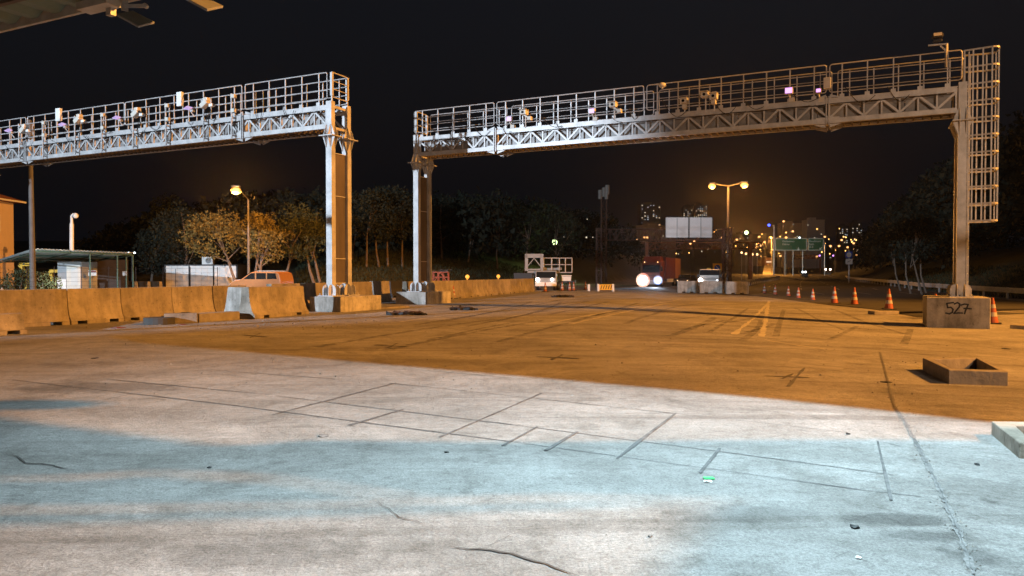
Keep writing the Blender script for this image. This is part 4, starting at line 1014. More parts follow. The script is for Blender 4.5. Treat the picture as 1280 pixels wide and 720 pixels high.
def green_signs():
    Z = 250
    for (x0, x1, y0, y1, lab, lines, arrow) in ((968.5, 1008.5, 297.8, 313.2, 'wide green overhead direction sign with two lines of writing', [('Gaziosman', 978, 302.6), ('Edirne', 978, 306.4)], (998, 311)),
                                         (1010, 1029.5, 297.8, 313.2, 'narrow green overhead exit sign beside the wide one', [('Havalimani', 1011, 302.6), ('Fatih', 1011, 306.4), ('O-3', 1011, 309.8)], (1026, 310.5))):
        p0, p1 = W(x0, y1, Z), W(x1, y0, Z); c = (p0 + p1) / 2; root = empty('direction_sign', Vector((c.x, c.y, p0.z)), lab, 'road sign', 'green overhead direction signs')
        m = MB(); m.box(c, (p1.x - p0.x, .15, p1.z - p0.z)); m.build('panel', M['sign_green'], root)
        f = MB(); w = .16
        for z in (p0.z + w, p1.z - w): f.box((c.x, c.y - .10, z), (p1.x - p0.x - .2, .04, w))
        for x in (p0.x + w, p1.x - w): f.box((x, c.y - .10, c.z), (w, .04, p1.z - p0.z - 2 * w - .17))
        f.build('border', M['sign_white'], root)
        for t, x, y in lines: text(t, W(x, y, Z - .12), .92, M['sign_white'], root)
        q = W(*arrow, Z - .14); ar = MB(); dd = Vector((0, 0, -1)) if x0 < 1000 else Vector((-.7, 0, -.7)); s = Vector((-dd.z, 0, dd.x))
        ar.bar(q - dd * .5, q + dd * .2, .18, .03, Y3); ar.add([q + dd * .65, q + s * .45, q - s * .45, q + dd * .65 + Y3 * .03, q + s * .45 + Y3 * .03, q - s * .45 + Y3 * .03], [(0, 1, 2), (3, 5, 4), (0, 3, 4, 1), (1, 4, 5, 2), (2, 5, 3, 0)]); ar.build('arrow', M['sign_white'], root)
    r = empty('sign_post_frame', AT(967, Z + 1), 'tall post and thin legs that hold up the green signs', 'sign frame')
    m = MB(); b = AT(967, Z + 1); m.tube(b, Vector((b.x, b.y, zof(281, Z))), .28, .2, 8); m.build('main_post', M['steel'], r)
    for x in (981, 991, 1003, 1030.5): b = AT(x, Z + .6); m = MB(); m.tube(b, Vector((b.x, b.y, zof(305, Z))), .14, n=6); m.build('leg', M['steel'], r)
    m = MB(); a, c2 = W(967, 306, Z + .6), W(1030.5, 306, Z + .6); m.bar(a, c2, .3); m.build('crossbeam', M['steel'], r)
green_signs()
light('sign_light', 'SPOT', W(995, 325, 225), W(998, 306, 250), energy=11000, color=(.9, 1, .9), spot_size=R(60), spot_blend=.5, shadow_soft_size=.4)  # added fill, no lamp stands there, brightens the green signs
def side_signs():
    Z = 120; b = AT(1061, Z); r = empty('roadside_sign', b, 'pair of small road signs stacked on one post by the guardrail', 'road sign')
    m = MB(); m.tube(b, Vector((b.x, b.y, zof(313, Z))), .06, n=6); m.build('post', M['steel'], r)
    c = W(1061, 318.5, Z - .1); m = MB(); m.box(c, (1.1, .04, 1.05)); m.build('upper_panel', M['sign_blue'], r)
    m = MB(); m.tube(c - Y3 * .03, c - Y3 * .05, .40, n=20); m.build('roundel', M['sign_white'], r)
    c = W(1061.3, 327, Z - .1); m = MB(); m.box(c, (1.1, .04, .85)); m.build('lower_panel', M['sign_white'], r)
    ar = MB(); ar.bar(c - Y3 * .03 + Vector((-.3, 0, -.1)), c - Y3 * .03 + Vector((.25, 0, .18)), .07, .02, Y3); ar.build('arrow', M['void'], r)
    Z = 78; b = AT(897, Z); r = empty('parking_sign', b, 'square sign with a blue disc behind the van', 'road sign')
    m = MB(); m.tube(b, Vector((b.x, b.y, zof(330, Z))), .05, n=6); m.build('post', M['steel'], r)
    c = W(896.6, 334.6, Z - .1); m = MB(); m.box(c, (.95, .03, .90)); m.build('panel', M['yellow'], r)
    m = MB(); m.tube(c - Y3 * .02, c - Y3 * .04, .31, n=20); m.build('disc', M['sign_blue'], r)
    a2 = MB(); a2.bar(c - Y3 * .05 + Vector((-.16, 0, .16)), c - Y3 * .05 + Vector((.16, 0, -.16)), .07, .02, Y3); a2.build('slash', M['sign_white'], r)
side_signs()
def mast():
    Z = 130; b = AT(754.5, Z); t = W(754.5, 246, Z); r = empty('telecom_mast', b, 'dark telecom mast with drum antennas above the trees', 'mast')
    m = MB(); lattice_post(m, b, Vector((b.x, b.y, t.z)), .9, .09, 1.4); m.build('lattice', M['rust'], r)
    for x, y, rr in ((750, 249, .5), (755, 246, .5), (759, 243, .55), (758, 249, .45)):
        c = W(x, y, Z - .6); q = MB(); q.tube(c, c + Z3 * 1.6, rr * .7, n=8); q.build('antenna', M['grey'], r)
mast()

# ------------------------------------------------------------------ guardrail at the right
def w_beam(pts, label):
    r = empty('crash_barrier', pts[0], label, 'guardrail'); mb = MB()
    for a, b in zip(pts, pts[1:]):
        a1, b1 = Vector(a) + Z3 * .60, Vector(b) + Z3 * .60; d = (b1 - a1); d.normalize(); n = Vector((-d.y, d.x, 0)).normalized()
        for z, o in ((.14, 0), (.07, .05), (0, 0), (-.07, .05), (-.14, 0)): mb.bar(a1 + Z3 * z + n * o, b1 + Z3 * z + n * o, .02, .085)
    mb.build('rail', M['steel'], r)
    for a, b in zip(pts, pts[1:]):
        a, b = Vector(a), Vector(b); n = max(1, int((b - a).length / 4))
        for i in range(n):
            p = a + (b - a) * (i / n); p.z = g(p.x, p.y) - .1; q = MB(); q.box(p + Z3 * .45 + X3 * .08, (.10, .12, .9)); q.build('post', M['steel'], r)
gr = [Vector((right_edge(y), y, g(right_edge(y), y))) for y in (12, 20, 30, 37, 44, 52, 60, 71, 85, 100, 120, 145, 170, 200)]
w_beam(gr, 'steel guardrail curving along the dark right hand verge')
def median():
    pts = [AT(x, z) for x, z in ((905, 68), (930, 90), (958, 140), (975, 200))]
    w_beam(pts, 'dark low guardrail between the carriageways beyond the blocks')
median()

# ------------------------------------------------------------------ vehicles
def wheel(parent, c, ax, r=.5, w=.3):
    c = Vector(c); ax = Vector(ax).normalized(); m = MB(); m.tube(c - ax * w / 2, c + ax * w / 2, r, n=20); o = m.build('wheel', M['black'], parent)
    h = MB(); h.tube(c - ax * (w / 2 + .012), c + ax * (w / 2 + .012), r * .55, n=14); h.build('rim', M['steel'], o)
def frame_axes(px_a, Z, heading):
    "origin on the ground and forward/right vectors; heading = direction the vehicle faces"
    f = Vector((math.cos(heading), math.sin(heading), 0)); r = Vector((f.y, -f.x, 0)); return AT(px_a, Z), f, r
def truck():
    f = -V; r = Vector((f.y, -f.x, 0)); Z = 88; o = AT(813.5, Z); root = empty('box_truck', o, 'red lorry with both headlights glaring towards the plaza', 'truck')
    P = lambda a, b, z: o + f * a + r * b + Z3 * z      # a forward, b to the driver's right
    m = MB()
    prof = [(0, .55), (0, 1.7), (-.28, 2.85), (-.5, 3.05), (-1.9, 3.15), (-1.9, .55)]
    m.prism(prof, P(0, 0, 0), f, r, Z3, 2.3); cab = m.build('cab', M['red'], root, bevel=.06)
    m = MB(); m.prism([(.03, 1.72), (-.20, 2.62), (-.24, 2.62), (-.02, 1.72)], P(0, 0, 0), f, r, Z3, 2.05); m.build('windscreen', M['glass'], cab)
    m = MB(); m.prism([(-.16, 2.98), (-.16, 3.0), (-.6, 3.62), (-1.8, 3.66), (-1.8, 3.16)], P(0, 0, 0), f, r, Z3, 2.0); m.build('wind_deflector', M['red'], cab, bevel=.05)
    m = MB(); m.box(P(.06, 0, .55), (.22, 2.3, .5), f, r); m.build('bumper', M['grey'], root, bevel=.04)
    m = MB()
    for z in (.95, 1.15, 1.35): m.box(P(.03, 0, z), (.03, 1.2, .08), f, r)
    m.build('grille', M['void'], cab)
    for sg, em, rr in ((1, 'head_warm', .58), (-1, 'head_blue', .38)):  # headlight balls enlarged to imitate their glare
        c = P(.17, sg * .90, .80); m = MB(); m.ball(c, rr, 14, 10); m.build('headlight', E[em], root, smooth=True)
        m = MB(); m.ball(c, rr * 1.45, 14, 10); m.build('headlight_glass', E['bowl_warm' if sg > 0 else 'bowl_cool'], root, smooth=True)  # glowing shell added as the headlight's halo
    for sg in (-1, 1):
        m = MB(); m.box(P(.12, sg * 1.34, 2.15), (.12, .24, .55), f, r); m.bar(P(.05, sg * 1.15, 2.4), P(.12, sg * 1.34, 2.4), .04); m.build('mirror', M['void'], cab)
        m = MB(); m.ball(P(-.1, sg * .8, 2.95), .07); m.build('marker_lamp', E['warm'], cab)
    m = MB(); m.box(P(-6.2, 0, 2.25), (7.8, 2.45, 2.6), f, r); bx = m.build('cargo_box', M['red'], root, bevel=.03)
    m = MB(); m.box(P(-8.6, 0, 2.25), (2.9, 2.47, 2.56), f, r); m.build('tarpaulin', M['van_paint'], bx)
    m = MB(); m.box(P(-5.8, 0, .80), (8.2, .9, .25), f, r); m.build('chassis', M['void'], root)
    for sg in (-1, 1): m = MB(); m.box(P(-4.7, sg * 1.18, .75), (3.2, .05, .45), f, r); m.build('side_guard', M['white'], root)
    for a in (-1.0, -7.2, -8.5):
        for sg in (-1, 1): wheel(root, P(a, sg * 1.02, .50), r, .5, .3)
    for sg, col, en in ((1, (1, .75, .6), 900), (-1, (.7, .82, 1), 600)):
        light('headlight_beam', 'SPOT', P(.6, sg * .9, .85), P(30, sg * 1.0, -.2), energy=en * 9, color=col, spot_size=R(50), spot_blend=.7, shadow_soft_size=.12)
truck()
def car_body(root, P, f, r, prof, w, mpaint, win, wf=.84):
    m = MB(); m.prism(prof, P(0, 0, 0), f, r, Z3, w); b = m.build('body', M[mpaint], root, bevel=.07)
    for nm, pr, ww in win:
        q = MB(); q.prism(pr, P(0, 0, 0), f, r, Z3, ww); q.build(nm, M['glass'], b)
    return b
def minivan():
    # faces towards picture left, seen from its side
    a = AT(290, 55); b = AT(366, 53.5); f = (a - b).normalized(); f.z = 0; r = Vector((f.y, -f.x, 0)); o = (a + b) / 2; o.z = g(o.x, o.y) + .02
    P = lambda s, t, z: o + f * s + r * t + Z3 * z; L = 2.15
    root = empty('minivan', o, 'orange lit minivan behind the barriers, pointing towards the container', 'car')
    prof = [(L, .35), (L, .75), (1.75, .98), (1.25, 1.04), (.35, 1.56), (.1, 1.62), (-1.7, 1.62), (-2.0, 1.50), (-L, .95), (-L, .35)]
    b_ = car_body(root, P, f, r, prof, 1.72, 'van_paint', [('windscreen', [(1.16, 1.11), (.40, 1.555), (.44, 1.585), (1.22, 1.115)], 1.45)])
    for nm, pr in (('front_window', [(.95, 1.08), (.30, 1.50), (-.02, 1.52), (-.02, 1.08)]), ('rear_window', [(-.14, 1.08), (-.14, 1.52), (-.95, 1.52), (-.95, 1.08)]), ('quarter_window', [(-1.05, 1.08), (-1.05, 1.52), (-1.75, 1.50), (-1.85, 1.10)])):
        q = MB(); q.prism(pr, P(0, 0, 0), f, r, Z3, 1.745); q.build(nm, M['glass'], b_)
    q = MB(); q.prism([(L - .02, .78), (1.78, 1.0), (1.27, 1.06), (1.27, 1.03), (1.78, .96)], P(0, 0, 0), f, r, Z3, 1.5); q.build('bonnet', M['white'], b_)
    q = MB()
    for t in (-.6, .6): q.bar(P(.0, t, 1.67), P(-1.6, t, 1.67), .04)
    q.build('roof_rail', M['offwhite'], b_)
    for s in (1.3, -1.35):
        for t in (-.8, .8): wheel(root, P(s, t, .32), r, .32, .2)
    for t in (-.65, .65): q = MB(); q.box(P(L - .02, t, .72), (.08, .3, .16), f, r); q.build('headlight', M['reflect'], root)
minivan()
def work_van():
    Z = 74; a = AT(886, Z); f = -V * 1.0; f = Vector((-.32, -.95, 0)).normalized(); r = Vector((f.y, -f.x, 0)); o = a
    P = lambda s, t, z: o + f * s + r * t + Z3 * z
    root = empty('white_van', o, 'white van with one glaring headlight behind the pale blocks', 'van')
    prof = [(.0, .35), (.05, .95), (-.55, 1.22), (-1.05, 2.0), (-1.3, 2.08), (-4.6, 2.08), (-4.7, .35)]
    b_ = car_body(root, P, f, r, prof, 1.95, 'white', [('windscreen', [(-.60, 1.28), (-1.0, 1.93), (-1.06, 1.90), (-.66, 1.26)], 1.66)])
    q = MB(); q.prism([(-.575, 1.25), (-1.03, 1.99), (-1.07, 1.97), (-.62, 1.24)], P(0, 0, 0), f, r, Z3, 1.9); q.build('windscreen_surround', M['void'], b_)
    for sg, em, rr in ((1, 'head_warm', .22), (-1, 'white', .07)):
        q = MB(); q.ball(P(.08, sg * .82, .98), rr, 12, 8); q.build('headlight', E[em], root, smooth=True)
    for sg in (-1, 1): q = MB(); q.box(P(-.8, sg * 1.1, 1.4), (.1, .2, .3), f, r); q.build('mirror', M['void'], b_)
    q = MB(); q.box(P(-1.6, .1, 2.15), (.25, .35, .12), f, r); q.build('beacon', M['yellow'], b_)
    for s in (-.9, -3.7):
        for t in (-.88, .88): wheel(root, P(s, t, .34), r, .34, .22)
work_van()
def dark_car():
    Z = 92; a = AT(853, Z); f = -V; r = Vector((f.y, -f.x, 0)); o = a; P = lambda s, t, z: o + f * s + r * t + Z3 * z
    root = empty('dark_car', o, 'dark car with small glints between the lorry and the van', 'car')
    prof = [(0, .3), (0, .75), (-1.0, .95), (-1.7, 1.42), (-3.2, 1.45), (-4.2, .95), (-4.3, .3)]
    b_ = car_body(root, P, f, r, prof, 1.7, 'void', [('windscreen', [(-1.05, 1.0), (-1.68, 1.40), (-1.64, 1.43), (-1.0, 1.03)], 1.4)])
    for sg in (-1, 1): q = MB(); q.ball(P(.02, sg * .62, .72), .06); q.build('headlight', E['warm'], root)
    for s in (-.8, -3.4):
        for t in (-.76, .76): wheel(root, P(s, t, .31), r, .31, .2)
dark_car()
def lift_truck():
    Z = 66; o = AT(683, Z); f = Vector((-.10, -1, 0)).normalized(); r = Vector((f.y, -f.x, 0)); P = lambda s, t, z: o + f * s + r * t + Z3 * z
    root = empty('lift_truck', o, 'grey work truck with a railed lift platform and lit headlights', 'truck')
    # r points to picture left
    m = MB(); m.prism([(0, .45), (.02, 1.05), (-.35, 1.75), (-1.4, 1.80), (-1.4, .45)], P(0, .05, 0), f, r, Z3, 1.9); cab = m.build('cab', M['grey'], root, bevel=.05)
    m = MB(); m.prism([(.0, 1.12), (-.30, 1.66), (-.34, 1.66), (-.05, 1.12)], P(0, .05, 0), f, r, Z3, 1.7); m.build('windscreen', M['glass'], cab)
    m = MB(); m.box(P(.06, .05, .55), (.16, 1.9, .35), f, r); m.build('bumper', M['white'], root, bevel=.03)
    for t, rr, em in ((.78, .17, 'head_warm'), (-.52, .13, 'head_warm')): q = MB(); q.ball(P(.12, t, .98), rr, 12, 8); q.build('headlight', E[em], root, smooth=True)
    # rear body reaching to picture right
    m = MB(); m.box(P(-2.6, -.9, .75), (3.0, 3.2, .18), f, r); m.build('chassis', M['void'], root)
    m = MB(); m.box(P(-1.2, -1.75, 1.0), (.06, .85, .50), f, r); m.box(P(-1.2, -1.75, 1.32), (.10, .95, .08), f, r); m.build('side_locker', M['white'], root, bevel=.01)
    for s, t in ((-1.0, -.95), (-1.0, -1.95), (-3.4, -.95), (-3.4, -1.95), (-.6, .8), (-.6, -.7)): wheel(root, P(s, t, .38), r, .38, .22)
    # boom and platform
    m = MB(); m.bar(P(-1.6, .9, 1.85), P(-1.4, -1.3, 1.95), .30, .22); m.bar(P(-1.4, .6, 2.1), P(-1.5, -.6, 1.75), .16); m.build('boom', M['grey'], root)
    m = MB(); z0, z1 = 1.62, 2.92; s0, s1 = -1.0, -2.2; t0, t1 = .35, -2.25
    for s in (s0, s1):
        for z in (z0, (z0 + z1) / 2 + .05, z1): m.tube(P(s, t0, z), P(s, t1, z), .035, n=6)
        for t in (t0, -.4, -1.1, -1.65, t1): m.tube(P(s, t, z0), P(s, t, z1), .035, n=6)
    for t in (t0, t1):
        for z in (z0, z1): m.tube(P(s0, t, z), P(s1, t, z), .035, n=6)
    m.build('basket_rail', M['steel'], root)
    m = MB(); m.box(P(-1.6, -.95, z0 - .03), (1.25, 2.6, .06), f, r); m.build('basket_floor', M['grey'], root)
    # square portal frame
    m = MB(); c0, c1 = 1.85, .45; zt = 3.25; zb = 1.75
    for t in (c0, c1): m.box(P(-.8, t, (zb + zt) / 2), (.3, .26, zt - zb), f, r)
    m.box(P(-.8, (c0 + c1) / 2, zt - .14), (.3, 1.55, .36), f, r); m.box(P(-.8, (c0 + c1) / 2, zb + .12), (.3, 1.3, .14), f, r)
    m.bar(P(-.66, c0 - .1, zb + .4), P(-.66, 1.15, zt - .35), .07); m.bar(P(-.66, c1 + .1, zb + .4), P(-.66, 1.15, zt - .35), .07)
    m.box(P(-.8, 1.15, 1.5), (.25, 1.2, .5), f, r); m.build('portal_frame', M['grey'], root)
    m = MB(); m.box(P(-.9, 2.1, 1.2), (1.6, 1.7, .75), f, r); m.build('equipment_box', M['void'], root, bevel=.03)
lift_truck()
def far_car(x, y, Z, rad, em, label, gap):
    c = AT(x, Z); f = -V; r = Vector((f.y, -f.x, 0)); z = W(x, y, Z).z; c.z = min(c.z, z - .7)
    P = lambda s, t, q: c + f * s + r * t + Z3 * q
    root = empty('distant_car', c, label, 'car', 'distant cars on the highway')
    prof = [(0, .3), (0, .75), (-1.0, .95), (-1.7, 1.42), (-3.2, 1.45), (-4.2, .95), (-4.3, .3)]
    m = MB(); m.prism(prof, c, f, r, Z3, 1.7); m.build('body', M['void'], root)
    for sg in (-1, 1):
        q = MB(); p = P(.1, sg * gap, 0); p.z = z; q.ball(p, rad, 8, 6); q.build('headlight', E[em], root, smooth=True)
far_car(1005, 340, 210, .28, 'white', 'distant car with bluish white headlights in the middle of the road', .35)
far_car(1034.8, 336.8, 260, .30, 'head_warm', 'distant car with a pinkish pair of headlights', .75)
def bus():
    Z = 300; c = AT(961, Z); zt = zof(324, Z); zb = zof(330, Z); r = empty('distant_bus', Vector((c.x, c.y, c.z)), 'distant bus with a bright bar of light on the ramp', 'bus')
    c.z = zof(333, Z)
    m = MB(); m.box((c.x, c.y + 5, c.z + 2.0), (2.8, 10, 3.2)); m.build('body', M['rust'], r, bevel=.1)
    m = MB(); m.box((c.x, c.y - .1, zof(327.3, Z)), (2.2, .08, .5)); m.build('light_bar', E['window'], r)
bus()
def ramp():
    # sunlit-looking orange ramp rising at the foot of the far lamps
    mb = MB(); rows = [(275, 953.5, 967, 344.5), (290, 954, 966.5, 338), (300, 955, 966, 332)]
    vs = []
    for Z, x0, x1, y in rows: vs += [W(x0, y, Z), W(x1, y, Z)]
    n = len(vs); vs += [v - Z3 * 6 for v in vs]
    fs = [(0, 1, 3, 2), (2, 3, 5, 4), (n, n + 1, n + 3, n + 2), (n + 2, n + 3, n + 5, n + 4), (0, 2, n + 2, n), (2, 4, n + 4, n + 2), (1, 3, n + 3, n + 1), (3, 5, n + 5, n + 3), (0, 1, n + 1, n), (4, 5, n + 5, n + 4)]
    mb.add(vs, fs); tag(mb.build('road_ramp', M['barrier_b']), kind='structure', label='orange lit ramp of the far highway')
ramp()

# ------------------------------------------------------------------ striped board and other small plaza items
def striped_board():
    a, b = AT(747, 66), AT(767, 66); c = (a + b) / 2; r = empty('striped_board', c, 'low yellow and black striped board with white end legs', 'barrier board')
    m = MB(); m.prism([(-.28, .12), (-.10, .62), (.10, .62), (.28, .12)], c, Y3, X3, Z3, 1.15); m.build('board', M['yellow'], r)
    m = MB()
    for i in range(5): x = c.x - .46 + i * .22; m.bar(Vector((x, c.y - .255, .2 + c.z)), Vector((x + .12, c.y - .135, .54 + c.z)), .07, .01, (0, -1, .4))
    m.build('stripe', M['void'], r)
    for sg in (-1, 1): m = MB(); m.prism([(-.34, 0), (-.08, .66), (.08, .66), (.34, 0)], c + X3 * (sg * .66), Y3, X3, Z3, .16); m.build('leg', M['white'], r)
    p = AT(736, 66); m = MB(); m.box(p + Z3 * .3, (.22, .18, .6)); tag(m.build('white_post', M['white'], bevel=.03, origin=p), 'short white post beside the lone cone', 'post')
striped_board()
def red_crate():
    a, b = AT(541, 52), AT(560, 52); c = (a + b) / 2; c.z = 0; w = b.x - a.x; r = empty('lattice_crate', c, 'red lattice crate with dark netting behind the barriers', 'crate')
    m = MB()
    for x in (-w / 2, -w / 6, w / 6, w / 2):
        for y in (0, .8): m.bar(c + Vector((x, y, 0)), c + Vector((x, y, 1.62)), .05)
    for z in (.3, .8, 1.25, 1.6):
        for y in (0, .8): m.bar(c + Vector((-w / 2, y, z)), c + Vector((w / 2, y, z)), .05)
    m.bar(c + Vector((-w / 2, 0, .8)), c + Vector((0, 0, 1.6)), .04); m.bar(c + Vector((w / 2, 0, .8)), c + Vector((0, 0, 1.6)), .04)
    m.build('lattice', M['orange'], r)
    rr = random.Random(4); m = MB()
    for _ in range(30): p = c + Vector((rr.uniform(-w / 2, w / 2), rr.uniform(0, .8), 1.6 + rr.uniform(0, .2))); m.bar(p, p + Vector((rr.uniform(-.5, .5), rr.uniform(-.2, .2), rr.uniform(-.1, .1))), .04)
    m.build('netting', M['void'], r)
red_crate()

# ------------------------------------------------------------------ yard at the left: house, shelter, booth, container
def house():
    Z = 56; x1 = AT(18, Z + 8).x; zt = zof(253, Z + 8); r = empty('plastered_house', Vector((x1 - 5, Z + 4, 0)), 'peach plastered house with a tiled roof at the photo edge', 'house')
    m = MB(); m.box((x1 - 5, Z + 4, zt / 2), (10, 8, zt)); m.build('wall', M['house'], r)
    m = MB(); e0 = zt - .05
    cs = [Vector((x1 - 10.8, Z - .8, e0)), Vector((x1 + .7, Z - .8, e0)), Vector((x1 + .7, Z + 8.6, e0)), Vector((x1 - 10.8, Z + 8.6, e0))]; up = [v + Z3 * .16 for v in cs]; top = [Vector((x1 - 6, Z + 4, e0 + 2.0)), Vector((x1 - 4, Z + 4, e0 + 2.0))]
    m.add(cs + up + top, [(0, 1, 2, 3), (0, 1, 5, 4), (1, 2, 6, 5), (2, 3, 7, 6), (3, 0, 4, 7), (4, 5, 9, 8), (5, 6, 9), (6, 7, 8, 9), (7, 4, 8)]); m.build('roof', M['tile'], r)
    m = MB(); m.box((x1 + .74, Z + 3.9, e0 + .08), (.07, 9.3, .14)); m.build('gutter', M['white'], r)
    z0, z1 = zof(290, 62), zof(268, 62)
    for k in (61.6, 58.2):
        f = MB(); f.box((x1 + .02, k, (z0 + z1) / 2), (.08, 1.3, z1 - z0)); fo = f.build('window', M['white'], r)
        q = MB(); q.box((x1 + .07, k, (z0 + z1) / 2), (.03, 1.1, z1 - z0 - .2)); q.build('pane', E['house_window'], fo)
house()
light('yard_light', 'SPOT', (-30, 40, 8), (-43, 60, 5), energy=3000, color=(1, .56, .26), spot_size=R(34), spot_blend=.5, shadow_soft_size=.3)  # added spot, narrowed to brighten the house wall
def shelter():
    A = W(43, 311, 44.7); B = W(166, 316, 53.3); C = W(105, 326, 62); D = W(-3, 325.5, 55)
    base = Vector((A.x, A.y, g(A.x, A.y))); r = empty('shelter', base, 'open shelter with a corrugated sheet roof over the booth', 'shelter')
    m = MB(); n = 60; vs = []
    for i in range(n + 1):
        k = i / n; dz = .045 * math.cos(i * math.pi)
        for a, b in ((A, B), (D, C)): p = a + (b - a) * k; vs += [p + Z3 * dz, p + Z3 * (dz - .02)]
    fs = []
    for i in range(n):
        q = i * 4; w = q + 4; fs += [(q, q + 2, w + 2, w), (q + 1, w + 1, w + 3, q + 3), (q, w, w + 1, q + 1), (q + 2, q + 3, w + 3, w + 2)]
    m.add(vs, fs); m.build('roof_sheet', M['roof_sheet'], r)
    m = MB()
    for k in (0.02, .35, .68, .98):
        a = A + (D - A) * k; b = B + (C - B) * k; m.bar(a - Z3 * .12, b - Z3 * .12, .07, .10)
    for k in (0.01, .33, .66, .99): a = A + (B - A) * k; b = D + (C - D) * k; m.bar(a - Z3 * .20, b - Z3 * .20, .06, .08)
    m.build('roof_frame', M['green_metal'], r)
    for p in (A, A + (B - A) * .52, B + (C - B) * .12, B, C, D, A + (B - A) * .83 + (D - A) * .02):
        q = MB(); b = Vector((p.x, p.y, g(p.x, p.y))); q.tube(b, p - Z3 * .15, .055, n=8); q.build('post', M['green_metal'], r)
    q = MB(); a, b = AT(103, 58), AT(168, 60); q.box(Vector(((a.x + b.x) / 2, 59, 1.3)), ((b.x - a.x), .08, 2.6)); q.build('back_wall', M['brown_wall'], r)
    for x0, x1, y0, y1, nm in ((110.5, 120.5, 338, 344.5, 'red_white_notice'), (153, 158.5, 339, 344.5, 'grey_notice')):
        p0, p1 = W(x0, y1, 52), W(x1, y0, 52); q = MB(); q.box((p0 + p1) / 2, (p1.x - p0.x, .03, p1.z - p0.z)); o = q.build('notice_board', M['sign_white'] if x0 < 150 else M['grey'], r)
        if x0 < 150:
            q = MB(); q.box((p0 + p1) / 2 + Vector((0, -.025, (p1.z - p0.z) * .28)), ((p1.x - p0.x) * .96, .01, (p1.z - p0.z) * .34)); q.build('red_band', M['red'], o)
shelter()
light('container_light', 'SPOT', (-12, 36, 6), (-25.5, 68, .6), energy=14000, color=(1, .92, .94), spot_size=R(18), spot_blend=.5, shadow_soft_size=.2)  # added white fill aimed at the container front
light('shelter_light', 'SPOT', (-25, 43, .5), (-32, 52, 3.0), energy=2200, color=(.84, .95, 1), spot_size=R(80), spot_blend=.6, shadow_soft_size=.25)  # added uplight standing in for light bounced onto the shelter roof
def booth():
    Z = 52; a, b = AT(72, Z), AT(102, Z); zt = zof(327, Z); c = Vector(((a.x + b.x) / 2, Z + 1, 0)); w = b.x - a.x
    r = empty('guard_booth', c, 'pale guard booth with a glazed door under the shelter roof', 'booth')
    m = MB(); m.box((c.x, c.y, zt / 2), (w, 2, zt)); m.build('wall', M['grey'], r, bevel=.02)
    x0, x1 = AT(84, Z).x, AT(101, Z).x
    m = MB(); m.box(((x0 + x1) / 2, Z - .03, zt * .46), (x1 - x0, .06, zt * .86)); d = m.build('door', M['offwhite'], r)
    m = MB(); m.box(((x0 + x1) / 2 + .1, Z - .07, zt * .55), ((x1 - x0) * .5, .02, zt * .5)); m.build('pane', M['sign_white'], d)
    xa, xb = AT(72, Z).x, AT(84, Z).x
    m = MB(); m.box(((xa + xb) / 2 - .02, Z - .03, .55), (xb - xa - .06, .05, 1.1)); m.build('white_panel', M['white'], r)
booth()
def container():
    Z = 68; a, b = AT(206.5, Z), AT(296, Z); zt = zof(331.5, Z); w = b.x - a.x; c = Vector(((a.x + b.x) / 2, Z + 1.2, 0)); zg = 0
    r = empty('site_container', c, 'white site container with three panels and dark corner posts', 'container')
    for i, (x0, x1, nm) in enumerate(((207, 256 - 0, 'left'), (257, 267, 'm'), (268, 295, 'r'))):
        pass
    edges = [206.5, 236.5, 267, 296]
    for i in range(3):
        xa, xb = AT(edges[i] + .8, Z).x, AT(edges[i + 1] - .8, Z).x
        m = MB(); m.box(((xa + xb) / 2, Z + 1.2, zt / 2), (xb - xa, 2.3, zt - .1)); po = m.build('wall_panel', M['white'], r)
        g_ = MB(); k = 4
        for j in range(1, k): g_.box((xa + (xb - xa) * j / k, Z + .04, zt / 2), (.02, .02, zt - .2))
        g_.build('panel_rib', M['offwhite'], po)
    m = MB()
    for e_ in edges: m.box((AT(e_, Z).x, Z + 1.2, zt / 2), (.12, 2.4, zt))
    m.box((c.x, Z + 1.2, zt), (w + .12, 2.42, .10)); m.box((c.x, Z + 1.2, .06), (w, 2.4, .12)); m.build('frame', M['void'], r)
    xa = AT(219.5, Z).x; m = MB(); m.box((xa, Z + .03, zt * .45), (.06, .03, zt * .8)); m.build('door_edge', M['grey'], r)
    ac = Vector((AT(257, Z).x, Z + .6, zt + .05)); q = empty('air_conditioner', ac, 'white air conditioner unit standing on the container roof', 'air conditioner')
    m = MB(); m.box(ac + Z3 * .38, (1.0, .4, .72)); m.build('casing', M['white'], q, bevel=.03); m = MB(); m.tube(ac + Vector((.12, -.21, .38)), ac + Vector((.12, -.23, .38)), .26, n=20); m.build('fan_grille', M['grey'], q)
container()
